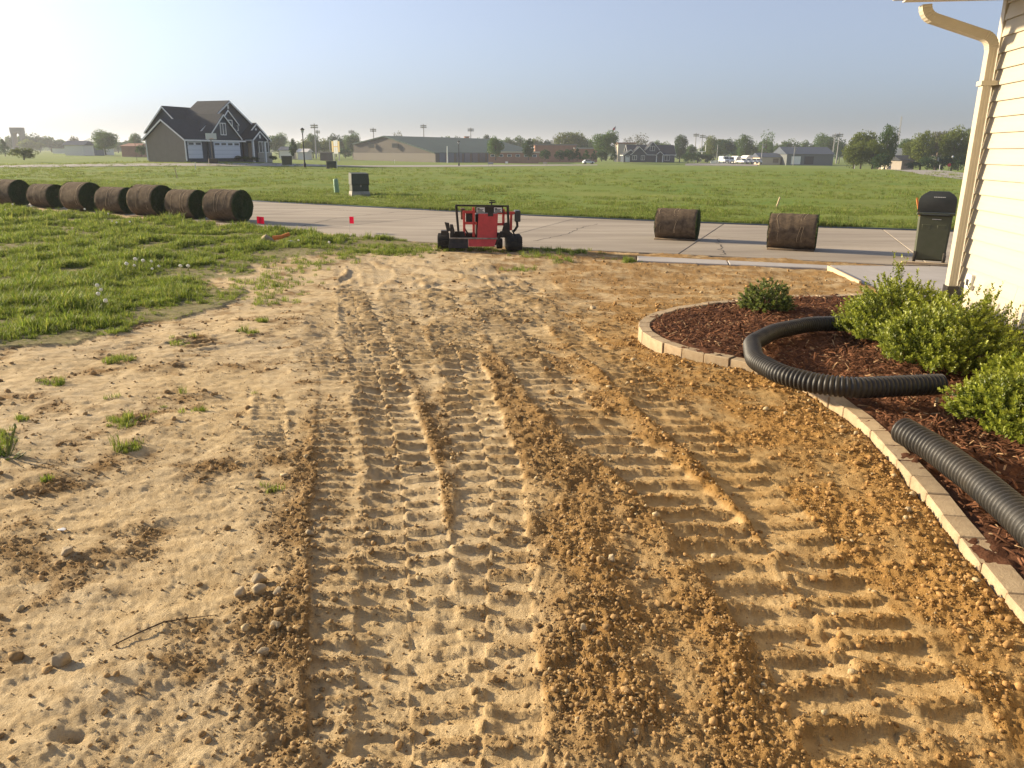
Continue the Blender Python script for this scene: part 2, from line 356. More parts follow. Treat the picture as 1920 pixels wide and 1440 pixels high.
def yard(X, Y, detail=True):
    """height, loose-soil mask and lawn mask of the yard"""
    base = gz(X, Y) + 0.035 * fbm(X, Y, 1.7, 2, 1) + 0.012 * fbm(X, Y, .42, 3, 2)
    left = 1 - sm(-1.6, -0.4, X + 0.12 * Y * 0)
    nz = fbm(X, Y, .55, 3, 9); nz2 = fbm(X, Y, .16, 2, 12)
    loose = np.clip(0.44 + 0.75 * nz + 0.45 * nz2 + 0.25 * sm(.3, 1.5, X) - 0.40 * left - 0.12 * (1 - sm(2, 3.2, Y)), 0.03, 1)
    h = base.copy()
    for P, w, hh in WIND:
        u, s, m = lane(X, Y, P); u = u + 0.25 * w * pn(s * 2.5, s * 0 + w * 50, 3)
        k = np.exp(-(u / w) ** 2) * m
        h = h + 0.62 * hh * k * (0.8 + 0.5 * nz2); loose = np.maximum(loose, np.clip(k * 1.25 * (0.8 + 0.5 * nz), 0, 1))
    comp = np.zeros_like(h)
    for i, (P, w, pitch, dep, lug, skew, st) in enumerate(LANES):
        u, s, m = lane(X, Y, P)
        wob = 0.14 * w * pn(s * 1.6 + 9, u * 0 + i, 20) + 0.05 * w * pn(s * 9, u * 6, 21 + i)
        a = np.abs(u + wob)
        ins = (1 - sm(w * 0.92, w * 1.03, a)) * m * st
        wear = np.clip(0.92 + 0.8 * pn(s * 0.9, u * 2 + i * 5, 30), 0.25, 1.2)
        ph = (s + skew * a + 0.010 * pn(s * 5, u * 7, 33)) / pitch + (.5 * (u > 0) if i in (3, 4) else 0) + 0.05 * pn(s * 3, u * 6, 31)
        tri = np.abs((ph % 1.0) - 0.5) * 2
        lugs = sm(0.58, 0.70, tri + .06 * nz2)
        rel = (1.15 + .15 * np.clip(Y - 4.5, 0, 7)) * lug * wear * lugs * np.clip(.9 + .3 * nz2, .4, 1.4)
        floor = base - .35 * dep + 0.30 * (h - base)
        h = h * (1 - ins) + (floor + rel) * ins
        h = h + 0.011 * st * m * np.exp(-((a - w * 1.14) / (0.20 * w)) ** 2) * np.clip(.45 + 1.5 * pn(s * 2.2, u * 4, 35 + i) + .8 * nz2, 0, 1.5)
        loose = loose * (1 - ins * 0.95) + ins * 0.40 * lugs * wear
        comp = np.maximum(comp, ins * (1 - lugs * wear))
    # small curved spin marks on the bare patch by the lawn
    q = un(335, 640); r = np.hypot((X - q[0] + 1.5), (Y - q[1] - 1.6)); ang = np.arctan2(Y - q[1] - 1.6, X - q[0] + 1.5)
    mk = np.exp(-(((X - q[0]) / .75) ** 2 + ((Y - q[1]) / .9) ** 2)); st = sm(.45, .8, np.abs(((r / .17 + .4 * nz2) % 1) - .5) * 2)
    h = h + .022 * mk * st * np.clip(.6 + nz, .1, 1)
    lw = lawn_mask(X, Y).astype(float)
    h = h + 0.02 * lw
    loose = loose * (1 - 0.5 * lw)
    h = h + (0.0055 * (1 - .5 * left) * fbm(X, Y, .10, 2, 15) + .007 * left * fbm(X * .8 + Y * .35, Y * 2.0 - X * .3, .30, 4, 18) + .0065 * np.abs(fbm(X, Y, .035, 2, 16)) + .0035 * np.maximum(0, fbm(X, Y, .22, 2, 17))) * (1 - .72 * comp)
    if detail:
        h = h + loose * (0.030 * clods(X, Y, .075, 2, .25) * .5 + .030 * clods(X, Y, .036, 5, .7) * .8 + .022 * clods(X, Y, .021, 9, .85) * .9)
        h = h + (1 - loose) * (.009 * clods(X, Y, .06, 14, .18) + .010 * clods(X, Y, .02, 17, .35 + 0 * .2))
    # pit at the lower left
    q = un(135, 1395); h = h - .045 * np.exp(-((((X - q[0]) + .03 * nz2) / .035) ** 2 + (((Y - q[1]) + .03 * nz) / .018) ** 2))
    return h, loose, comp, lw
CONC = np.array([(2.55, 16.2), (6.3, 15.15), (5.95, 12.9), (5.75, 11.4), (5.3, 9.8), (14, 8), (14, 14.7), (8.5, 15.8), (6.44, 15.65), (2.7, 16.95)])   # walk and drive slabs
TH = np.arange(-0.88, 0.86, 0.0026); RR = np.r_[1.3 * np.exp(np.arange(0, math.log(3.6 / 1.3), 0.0048)), 3.6 * np.exp(np.arange(0, math.log(12 / 3.6), 0.0034)), 12 * np.exp(np.arange(0, math.log(44 / 12), 0.0105))]
R_, T_ = np.meshgrid(RR, TH, indexing='ij'); GX = (R_ * np.sin(T_)).ravel(); GY = (R_ * np.cos(T_)).ravel()
hz, ls, cp, lw = yard(GX, GY)
edge = ynear(GX) - GY
hz = np.where(edge < 0, STREET_Z - 0.25, np.minimum(hz, np.where(edge < 0.5, STREET_Z + 0.02 + 0.06 * fbm(GX, GY, .4, 2, 50) + edge * .1, 9)))
ib = inpoly(GX, GY, BEDPOLY); hz = np.where(ib, -0.06, hz)
ic = inpoly(GX, GY, CONC); hz = np.where(ic, gz(GX, GY) - 0.09, hz)
# soil colours: pale dried crust, loose crumbs, ochre painted in rightward for warm lens flare, thatch under the lawn
pale = np.array([.62, .475, .275]); crumb = np.array([.305, .195, .085]); ochre = np.array([.42, .235, .070]); grey = np.array([.56, .465, .325]); thatch = np.array([.14, .145, .05])
k1 = np.clip(ls * 1.25 + .25 * fbm(GX, GY, .12, 2, 60), 0, 1)[:, None]
k2 = (sm(-.5, 1.6, GX + .5 * fbm(GX, GY, .8, 2, 61)) * (1 - .55 * sm(7, 11, GY)))[:, None]  # rightward ochre mask, puts the warm flare into the soil colour
k3 = np.clip(.35 + .7 * fbm(GX, GY, 1.3, 3, 62), 0, 1)[:, None]
hard = pale * (1 - k2 * .7) + np.array([.565, .365, .145]) * k2 * .7; hard = hard * (1 - .25 * (1 - cp[:, None]) * k2); hard = hard * (1 - .5 * k3 * (1 - k2)) + grey * .5 * k3 * (1 - k2)
soft = crumb * (1 - .75 * k2) + ochre * .75 * k2
c = hard * (1 - k1) + soft * k1
c = c * (1 - .75 * lw[:, None]) + thatch * .75 * lw[:, None]
nr, nt = R_.shape
idx = np.arange(nr * nt).reshape(nr, nt)
Fq = np.stack([idx[:-1, :-1], idx[:-1, 1:], idx[1:, 1:], idx[1:, :-1]], -1).reshape(-1, 4)[:, ::-1]
keep = ~(ib[Fq].all(1)) & (edge[Fq] > -0.4).any(1)
dirt_yard = mesh_np('dirt_yard', np.stack([GX, GY, hz], 1), Fq[keep], M['dirt'], smooth=True, kind='structure')
def set_col(o, c):
    a = o.data.color_attributes.new('col', 'FLOAT_COLOR', 'POINT')
    a.data.foreach_set('color', np.concatenate([c, np.ones((len(c), 1))], 1).astype(np.float32).ravel())
set_col(dirt_yard, c)

def sheet(name, X, Y, Z, m, kind='structure'):
    nr, nt = X.shape; idx = np.arange(nr * nt).reshape(nr, nt)
    f = np.stack([idx[:-1, :-1], idx[:-1, 1:], idx[1:, 1:], idx[1:, :-1]], -1).reshape(-1, 4)
    return mesh_np(name, np.stack([X.ravel(), Y.ravel(), Z.ravel()], 1), f, m, smooth=True, kind=kind)
# the wide ground round the yard (behind and beside the camera)
x0 = np.linspace(-70, 45, 60); tt = np.linspace(0, 1, 60)
Xg, Tg = np.meshgrid(x0, tt); Yg = -60 + (ynear(Xg) + 60) * Tg; Zg = gz(Xg, Yg) - 0.30
sheet('yard_ground', Xg, Yg, Zg, M['under'])
# the field beyond the street, one sheet to the horizon
x0 = np.linspace(-70, 45, 260); dd = np.r_[0, np.geomspace(0.5, 4200, 230)]
Xf, Df = np.meshgrid(x0, dd); Yf = yfar(Xf) + Df; Xf = Xf * (1 + Df / 30)
Zf = gz(Xf, Yf) + 0.05 + 0.10 * fbm(Xf, Yf, 9, 3, 70) * sm(0, 3, Df) * (1 - sm(70, 100, Yf)) + .03 * fbm(Xf, Yf, 2, 2, 71) * sm(0, 2, Df) * (1 - sm(60, 90, Yf))
sheet('field', Xf, Yf, Zf, M['field'])

# street: one bed with separate concrete slabs
def strip(f0, f1, xs): return [(x, f0(x)) for x in xs], [(x, f1(x)) for x in xs]
xs = np.linspace(-68, 44, 90)
Ys = np.linspace(0, 1, 5)
Xs, Ts = np.meshgrid(xs, Ys); Ysd = ynear(Xs) + (yfar(Xs) - ynear(Xs)) * Ts
street = sheet('street', Xs, Ysd, np.full_like(Xs, STREET_Z - 0.03), M['joint'])
def slab(P, z0, z1, name, parent, m, bev=.012):
    P = np.array(P); c = P.mean(0); Q = [(p - c) * (1 - 0.012 / max(.4, np.hypot(*(p - c)))) + c for p in P]
    return MB().prism([(q[0], q[1], 0) for q in Q], (0, 0, z0), (0, 0, z1)).build(name, m, parent, bevel=bev)
# slab joints lie square to the street
SP = [(-66, 70.0)]
def smid(x): return 0.5 * (ynear(x) + yfar(x))
xj = [-62]
while xj[-1] < 42: xj.append(xj[-1] + (4.6 if xj[-1] > -14 else 3.9))
shift = 5.29 - min(xj, key=lambda v: abs(v - 5.29))
xj = [v + shift for v in xj]
def joint_pt(x, k):
    g = (smid(x + .3) - smid(x - .3)) / .6; n = np.array([-g, 1]) / math.hypot(1, g)      # across the street
    p = np.array([x, smid(x)])
    lo, hi = 0., 12.
    f = ynear if k < 0 else yfar
    if k == 0: return p
    for _ in range(40):
        mdd = (lo + hi) / 2; q = p + n * mdd * k
        if (q[1] - f(q[0])) * k < 0: lo = mdd
        else: hi = mdd
    return p + n * lo * k
for i in range(len(xj) - 1):
    for k0, k1_ in ((-1, 0), (0, 1)):
        xs_ = np.linspace(xj[i], xj[i + 1], 4)
        P = [joint_pt(x, k0) for x in xs_] + [joint_pt(x, k1_) for x in xs_[::-1]]
        slab(P, STREET_Z - 0.14, STREET_Z, 'concrete_slab', street, M['concrete'])
# hairline cracks running over the street slabs
for L_ in ([(470, 390), (500, 391.5), (535, 391), (556, 391.5)], [(600, 393), (640, 394), (660, 395)], [(560, 425), (630, 409), (700, 402), (760, 396)], [(1000, 452), (1060, 440), (1085, 428), (1120, 420)], [(1345, 447), (1352, 463), (1356, 478)], [(860, 410), (930, 408), (1000, 413)]):
    P_ = smooth_path([un(x, y, STREET_Z)[:2] for x, y in L_], 26); P_ = P_ + rng.normal(0, .035, P_.shape); w_ = rng.uniform(.006, .018, 26)[:, None]; t_ = np.gradient(P_, axis=0); t_ /= np.hypot(*t_.T)[:, None]; n_ = np.stack([-t_[:, 1], t_[:, 0]], 1)
    Q_ = np.stack([P_ - n_ * w_, P_ + n_ * w_]); o_ = sheet('crack', Q_[..., 0], Q_[..., 1], np.full(Q_.shape[:2], STREET_Z + .003), M['joint'], None); o_.parent = street
# walk and drive beside the bed
walk = sheet('sidewalk', *np.meshgrid(np.array([2.9, 5.0]), np.array([16.2, 16.25])), np.full((2, 2), STREET_Z - .1), M['joint'])
wz = STREET_Z + 0.03
for P in ([(2.6, 16.17), (4.40, 15.68), (4.52, 16.30), (2.72, 16.93)], [(4.40, 15.68), (6.27, 15.19), (6.42, 15.64), (4.52, 16.30)]):
    slab(P, wz - .14, wz, 'walk_slab', walk, M['walk'])
def slope_slab(P, name, parent, m):
    b = MB(); n = len(P)
    b.add([(x, y, z - .14) for x, y, z in P] + [(x, y, z) for x, y, z in P], [tuple(reversed(range(n))), tuple(range(n, 2 * n))] + [(i, (i + 1) % n, n + (i + 1) % n, n + i) for i in range(n)])
    return b.build(name, m, parent, bevel=.01)
slope_slab([(6.29, 15.19, wz), (5.97, 13.0, wz + .04), (9.5, 12.0, wz + .04), (9.9, 14.3, wz), (8.6, 15.6, wz), (6.44, 15.64, wz)], 'drive_slab', walk, M['walk'])
slope_slab([(5.96, 12.98, wz + .04), (5.75, 11.2, wz + .09), (5.4, 9.75, wz + .14), (8.9, 9.1, wz + .14), (9.5, 11.98, wz + .04)], 'drive_slab', walk, M['walk'])

# planting bed
gx, gy = np.meshgrid(np.arange(1.1, 5.0, .022), np.arange(1.0, 10.0, .022)); Xb, Yb = gx.ravel(), gy.ravel()
inb = inpoly(Xb, Yb, BEDPOLY)
Zb = .055 + .025 * fbm(Xb, Yb, .5, 3, 80) + .012 * fbm(Xb, Yb, .06, 2, 81) + .02 * clods(Xb, Yb, .05, 3, .8)
idx = np.arange(len(Xb)).reshape(gx.shape); Fb = np.stack([idx[:-1, :-1], idx[:-1, 1:], idx[1:, 1:], idx[1:, :-1]], -1).reshape(-1, 4)
mesh_np('mulch_bed', np.stack([Xb, Yb, Zb], 1), Fb[inb[Fb].all(1)], M['mulch'], smooth=True, kind='structure')
def scatter_boxes(name, P, S, A, tilt, cols, m):
    """many small slivers: P centres, S (l,w,h), A yaw, tilt pitch"""
    n = len(P); u = np.array([(-1, -1, -1), (1, -1, -1), (1, 1, -1), (-1, 1, -1), (-.8, -.8, 1), (.8, -.8, 1), (.8, .8, 1), (-.8, .8, 1)]) * .5
    V = u[None] * S[:, None, :]; V[:, :, 2] += V[:, :, 0] * np.tan(tilt)[:, None]
    ca, sa = np.cos(A)[:, None], np.sin(A)[:, None]
    V = np.stack([V[:, :, 0] * ca - V[:, :, 1] * sa, V[:, :, 0] * sa + V[:, :, 1] * ca, V[:, :, 2]], -1) + P[:, None, :]
    q = np.array([(4, 5, 6, 7), (0, 1, 5, 4), (1, 2, 6, 5), (2, 3, 7, 6), (3, 0, 4, 7)])
    f = (np.arange(n) * 8)[:, None, None] + q[None]
    o = mesh_np(name, V.reshape(-1, 3), f.reshape(-1, 4), m, kind='stuff'); set_col(o, np.repeat(cols, 8, 0)); return o
n = 20000; X = rng.uniform(1.2, 4.8, n); Y = rng.uniform(2, 9.8, n); k = inpoly(X, Y, BEDPOLY) & (rng.random(n) < np.clip(1.3 - Y / 14, .3, 1)); k &= np.array([((BED[::4] - (x_, y_)) ** 2).sum(1).min() > .150 ** 2 for x_, y_ in zip(X, Y)]); X, Y = X[k], Y[k]; n = len(X)
Z = .075 + .025 * fbm(X, Y, .5, 3, 80) + rng.uniform(-.004, .014, n)
S = np.stack([rng.gamma(4, .010, n) + .012, rng.uniform(.004, .012, n), rng.uniform(.003, .007, n)], 1)
tone = rng.random((n, 1)); cc = np.array([.175, .082, .042]) * (.35 + 1.1 * tone) ; cc = np.where(rng.random((n, 1)) < .07, np.array([.40, .27, .15]), cc)
ch = scatter_boxes('mulch_chips', np.stack([X, Y, Z], 1), S, rng.uniform(0, PI, n), rng.normal(0, .35, n), cc, M['chip'])
tag(ch, 'reddish brown shredded bark chips covering the planting bed', 'mulch')

# crumbs of soil and gravel lying on the yard
ICO = None
def ico(sub):
    import bmesh
    bm = bmesh.new(); bmesh.ops.create_icosphere(bm, subdivisions=sub, radius=1); V = np.array([v.co[:] for v in bm.verts]); F = np.array([[v.index for v in f.verts] for f in bm.faces]); bm.free(); return V, F
def lumps(name, P, size, cols, sub, m, smooth=False):
    V0, F0 = ico(sub); n = len(P)
    jit = 1 + rng.uniform(-.34, .30, (n, len(V0), 1)); V = V0[None] * jit
    V = V * rng.uniform(.6, 1.15, (n, 1, 3)) * np.array([1, 1, .75]) * size[:, None, None]
    a = rng.uniform(0, 2 * PI, n); ca, sa = np.cos(a)[:, None], np.sin(a)[:, None]
    V = np.stack([V[:, :, 0] * ca - V[:, :, 1] * sa, V[:, :, 0] * sa + V[:, :, 1] * ca, V[:, :, 2]], -1) + P[:, None, :]
    f = (np.arange(n) * len(V0))[:, None, None] + F0[None]
    o = mesh_np(name, V.reshape(-1, 3), f.reshape(-1, 3), m, smooth=smooth, kind='stuff'); set_col(o, np.repeat(cols, len(V0), 0)); return o
def yard_pts(n, rmin, rmax, pw):
    r = rmin * (rmax / rmin) ** rng.random(n); t = rng.uniform(-.72, .66, n); X, Y = r * np.sin(t), r * np.cos(t)
    h, l, cp_, lw_ = yard(X, Y)
    k = (rng.random(n) < l ** pw + .035) & ~inpoly(X, Y, BEDPOLY) & ~inpoly(X, Y, CONC) & (Y < ynear(X) - .3) & (lw_ < .5)
    return X[k], Y[k], h[k]
def soil_cols(X, n):
    k = sm(-.5, 1.6, X)[:, None]; t = rng.uniform(.65, 1.2, (n, 1))  # crumbs take the same painted flare warmth towards the right
    c = (np.array([.36, .250, .130]) * (1 - .7 * k) + np.array([.42, .235, .080]) * .7 * k) * t
    return np.where(rng.random((n, 1)) < .07, np.array([.48, .38, .23]), c)
X, Y, h = yard_pts(98000, 1.75, 9.5, 1.1); n = len(X); s = np.clip(.0030 + rng.pareto(2.8, n) * .0036, 0, .019) * np.clip(.55 + .16 * Y, .8, 1.5)
tag(lumps('soil_crumbs', np.stack([X, Y, h + s * .25], 1), s, soil_cols(X, n), 1, M['clod']), 'loose tan crumbs of soil strewn over the rutted dirt', 'soil')
X, Y, h = yard_pts(5200, 1.75, 7, 3.0); kk = (X < -.25) | (rng.random(len(X)) < .16); X, Y, h = X[kk], Y[kk], h[kk]; n = len(X); s = np.clip(.007 + rng.pareto(2.8, n) * .0055, 0, .026) * np.where(X < -.25, 1.1, .8)
tag(lumps('gravel', np.stack([X, Y, h + s * .3], 1), s, soil_cols(X, n) * 1.1, 1, M['clod']), 'larger earth clods and pebbles on the loose ridges', 'gravel')
X, Y, h = yard_pts(9000, 8.5, 17, .8); n = len(X); s = np.clip(.008 + rng.pareto(2.8, n) * .008, 0, .035)
tag(lumps('far_crumbs', np.stack([X, Y, h + s * .25], 1), s, soil_cols(X, n), 1, M['clod']), 'crumbly graded soil between the planting bed and the walk', 'soil')
# clods heaped against the paver edging
i = rng.integers(150, len(BED) - 20, 900); nrm = np.gradient(BED, axis=0); nrm = np.stack([nrm[:, 1], -nrm[:, 0]], 1); nrm /= np.hypot(*nrm.T)[:, None]
off = rng.gamma(1.6, .05, 900) + .03; P = BED[i] + nrm[i] * off[:, None] * 1.0
P = np.where(inpoly(P[:, 0], P[:, 1], BEDPOLY)[:, None], BED[i] - nrm[i] * off[:, None], P)
h = yard(P[:, 0], P[:, 1])[0]; s = np.clip(.005 + rng.pareto(2.4, 900) * .0055, 0, .026)
tag(lumps('edge_rubble', np.column_stack([P, h + s * .3]), s, soil_cols(P[:, 0], 900) * 1.02, 1, M['clod']), 'small stones and clods heaped along the paver edging', 'rubble')

# ------------------------------------------------------------------ the near house
HRZ = math.atan2(-0.168, 0.9858)
house = thing('house', 'cream lap-sided house corner with rectangular downspout at right edge', 'house', (CORNER[0], CORNER[1], 0), HRZ)
MB().box(0.02, 8, -9, -0.02, -0.3, 3.10).build('wall', M['siding'], house)
MB().box(-.004, 8.0, -9, .004, -0.3, 0.15).build('foundation', M['foundation'], house)
EXPO = 0.1376; z = 0.15; k = 0
board_mesh = {}
def board(y0, y1, z):
    key = (round(y0, 2), round(y1, 2))
    b = MB(); b.prism([(0.018, 0, 0.0), (-0.021, 0, 0.0), (-0.021, 0, 0.010), (-0.001, 0, EXPO + .012), (0.018, 0, EXPO + .012)], (0, y0, 0), (0, y1, 0))
    if key in board_mesh:
        o = bpy.data.objects.new('siding_board', board_mesh[key]); COL.objects.link(o); o.parent = house
    else:
        o = b.build('siding_board', M['siding'], house); board_mesh[key] = o.data
    o.location.z = z
while z < 3.08:
    sp = {2: -.78, 3: -1.25, 1: -2.6, 9: -3.4, 14: -2.2}.get(k, None)
    if sp: board(sp, -.055, z); board(-9, sp - .003, z)
    else: board(-9, -.055, z)
    z += EXPO; k += 1
MB().box(-.028, .05, -.053, .028, .13, 3.09).build('corner_post', M['trim'], house, bevel=.004)
MB().box(-.86, 8.3, -9, .10, 3.093, 3.112).build('soffit', M['soffit'], house)
rf = MB(); rf.add([(-.90, -9, 3.116), (-.90, .14, 3.116), (8.3, .14, 3.116), (8.3, -9, 3.116), (-.90, -9, 3.17), (-.90, .14, 3.17), (3.6, -4.4, 5.3), (8.3, -4.4, 5.3), (8.3, .14, 3.17), (8.3, -9, 3.17)], [(0, 3, 2, 1), (0, 1, 5, 4), (1, 2, 8, 5), (5, 8, 7, 6), (4, 5, 6), (4, 6, 7, 9), (0, 4, 9, 3), (2, 3, 9, 7, 8)])
roof = rf.build('roof', M['shingle'], house)
for i in range(13):    # front row of shingle tabs along the visible eave end
    MB().box(-.93 + i * .30, -.93 + i * .30 + .292, .10, .165, 3.130 + .002 * (i % 3), 3.142 + .002 * (i % 3)).build('shingle', M['shingle'], roof)
MB().prism([(-.86, 0, 3.09), (-.98, 0, 3.09), (-1.0, 0, 3.20), (-.985, 0, 3.20), (-.97, 0, 3.10), (-.87, 0, 3.10), (-.862, 0, 3.20)], (0, -9, 0), (0, -.02, 0)).build('gutter', M['spout'], house)
def sweep(path, w, d, flute=True):
    """rectangular pipe with rounded flutes along a path lying in the local XZ plane"""
    prof = []
    n = 5
    for sx, sy, ex, ey in ((-1, -1, 1, -1), (1, -1, 1, 1), (1, 1, -1, 1), (-1, 1, -1, -1)):
        for i in range(n * 2):
            t = i / (n * 2); px_, py_ = sx + (ex - sx) * t, sy + (ey - sy) * t
            q = .93 + (.05 * abs(math.sin(t * PI * 3)) if flute else .05)
            prof.append((px_ * w / 2 * q, py_ * d / 2 * q))
    V = []; m = len(prof); P = [Vector(p) for p in path]
    for i, p in enumerate(P):
        dr = (P[min(i + 1, len(P) - 1)] - P[max(i - 1, 0)]).normalized(); nx = Vector((0, 1, 0)).cross(dr).normalized()
        sc_ = path_s[i] if path_s else 1
        for a, b in prof: V.append(p + nx * a * sc_ + Vector((0, b * sc_, 0)))
    b = MB(); b.add(V, [(i * m + j, i * m + (j + 1) % m, (i + 1) * m + (j + 1) % m, (i + 1) * m + j) for i in range(len(P) - 1) for j in range(m)]); return b
path_s = None
pts = [(-.105, -.10, .50), (-.105, -.10, 1.6), (-.105, -.10, 2.66)]
ds = sweep(pts, .078, .108).build('downspout', M['spout'], house, smooth=False)
def arc(c, r, a0, a1, n): return [(c[0] + r * math.cos(a0 + (a1 - a0) * i / n), -.10, c[1] + r * math.sin(a0 + (a1 - a0) * i / n)) for i in range(n + 1)]
sl = math.atan2(.20, .60)
p1 = arc((-.225, 2.66), .12, 0, PI / 2 - sl, 14)
q = Vector(p1[-1]); e = q + Vector((-math.cos(sl), 0, math.sin(sl))) * .47
nrm_ = Vector((math.sin(sl), 0, math.cos(sl))); c2 = e + nrm_ * .12
p2_ = arc((c2.x, c2.z), .12, -PI / 2 - sl, -PI, 12)
path = p1 + [tuple(q.lerp(e, .5))] + p2_
path_s = [1.0 + (.055 if (i % 2 and (i < 14 or i > 16)) else 0) for i in range(len(path))]
el = sweep(path, .080, .110, False).build('elbow', M['spout'], ds)
path_s = None
MB().box(-.155, -.018, -.166, -.155, 2.35, 2.39).box(-.16, -.146, -.165, -.04, 2.35, 2.39).box(-.155, -.018, -.045, -.036, 2.35, 2.39).build('strap', M['spout'], ds)
path_s = [1.12, 1.15, 1.1, 1.05, 1.0]
sweep([(-.105, -.10, .515), (-.105, -.10, .42), (-.125, -.10, .35), (-.21, -.10, .27), (-.36, -.10, .19)], .084, .114, False).build('drain_boot', M['black_plastic'], house)
path_s = None
ob = MB().box(-.052, .0, -.40, -.28, .52, .66).build('outlet_box', M['soffit'], house, bevel=.01)
MB().box(-.056, -.045, -.37, -.315, .555, .615).build('vent_opening', M['dark_ink'], ob)

# paver edging: one block after another round the bed
d = np.r_[0, np.cumsum(np.hypot(*np.diff(BED, axis=0).T))]
edging = thing('bed_edging', 'curved border of tan concrete pavers around the mulched bed', 'edging', (0, 0, 0))
tn = np.gradient(BED, axis=0); tn /= np.hypot(*tn.T)[:, None]; inn = np.stack([-tn[:, 1], tn[:, 0]], 1)
if not inpoly(np.array([BED[200, 0] + inn[200, 0] * .05]), np.array([BED[200, 1] + inn[200, 1] * .05]), BEDPOLY)[0]: inn = -inn
s0 = 0.0; BL = .238
def bp(s, w):
    c = np.array([np.interp(s, d, BED[:, 0]), np.interp(s, d, BED[:, 1])]); nn = np.array([np.interp(s, d, inn[:, 0]), np.interp(s, d, inn[:, 1])]); return c + nn / np.hypot(*nn) * w
while s0 + BL < d[-1]:
    j = rng.normal(0, .004, 4); zt = .068 + rng.normal(0, .003); dz = rng.normal(0, .003); g = .0025
    a, b, c, e_ = bp(s0 + g, 0 + j[0]), bp(s0 + BL - g, 0 + j[0]), bp(s0 + BL - g, .115 + j[1]), bp(s0 + g, .115 + j[1])
    base = (np.array(a) + b + c + e_) / 4
    o = MB().hexa([(p[0] - base[0], p[1] - base[1], -.10) for p in (a, b, c, e_)], [(p[0] - base[0], p[1] - base[1], zt + q * dz) for p, q in zip((a, b, c, e_), (-1, 1, 1, -1))]).build('edging_block', M['paver'], edging, bevel=.006)
    o.location = (base[0], base[1], 0); s0 += BL

# corrugated drain pipes
def corrugated(name, pts, r, label, pitch=.032):
    P = smooth_path(pts, 900); dl = np.r_[0, np.cumsum(np.linalg.norm(np.diff(P, axis=0), axis=1))]
    t = np.arange(0, dl[-1], pitch / 6); Q = np.stack([np.interp(t, dl, P[:, k]) for k in range(3)], 1)
    ph = (t / pitch) % 1.0
    rad = r - .011 * (1 - np.clip(np.sin(ph * 2 * PI) * 1.6 + .75, 0, 1))
    T = np.gradient(Q, axis=0); T /= np.linalg.norm(T, axis=1)[:, None]
    U = np.array([0, 0, 1.0]) - T * T[:, 2:3]; U /= np.linalg.norm(U, axis=1)[:, None]; W = np.cross(T, U)
    seg = 28; a = np.arange(seg) * 2 * PI / seg
    V = Q[:, None] + rad[:, None, None] * (U[:, None] * np.cos(a)[None, :, None] + W[:, None] * np.sin(a)[None, :, None])
    n = len(Q); inner = Q[[0, 0, -1, -1]][:, None] * 1
    idx = np.arange(n * seg).reshape(n, seg); f = np.stack([idx[:-1], np.roll(idx, -1, 1)[:-1], np.roll(idx, -1, 1)[1:], idx[1:]], -1).reshape(-1, 4)
    t_ = thing(name, label, 'pipe', tuple(Q[n // 2] * np.array([1, 1, 0])))
    V = V - np.array([Q[n // 2][0], Q[n // 2][1], 0])
    mesh_np('corrugated_wall', V.reshape(-1, 3), f, M['pipe'], t_, smooth=True)
    for e, s_ in ((0, 1), (-1, -1)):        # inner lining seen at the open ends
        Qe = Q[e] - np.array([Q[n // 2][0], Q[n // 2][1], 0]); rr = [r - .002, r - .016, r - .018, r - .02]; dd_ = [0, 0, .12, .5]
        VV = np.concatenate([Qe + s_ * T[e] * q_ + rr[i] * (U[e] * np.cos(a)[:, None] + W[e] * np.sin(a)[:, None]) for i, q_ in enumerate(dd_)])
        ii = np.arange(4 * seg).reshape(4, seg); ff = np.stack([ii[:-1], np.roll(ii, -1, 1)[:-1], np.roll(ii, -1, 1)[1:], ii[1:]], -1).reshape(-1, 4)
        mesh_np('inner_lining', VV, ff, M['pipe'], t_, smooth=True)
    return t_
corrugated('drain_pipe', [(3.75, 7.42, .15), (3.29, 7.40, .155), (2.90, 7.335, .16), (2.42, 6.97, .165), (2.06, 6.45, .18), (1.90, 5.82, .195), (1.965, 5.40, .20), (2.14, 5.17, .20), (2.355, 5.075, .20), (2.70, 5.12, .205), (3.01, 5.17, .205)], .075, 'black corrugated pipe looping over the mulch and paver edging')
corrugated('drain_pipe', [(2.335, 4.315, .17), (2.375, 4.04, .165), (2.37, 3.6, .16), (2.335, 3.25, .16), (2.28, 2.9, .16), (2.20, 2.4, .16)], .081, 'straighter black corrugated pipe running off the right edge')
st = MB().tube([(2.97, 5.12, .0), (2.975, 5.12, .12)], .012, 8).build('stake', M['lumber']); tag(st, 'small pale stake standing under the end of the looped pipe', 'stake')

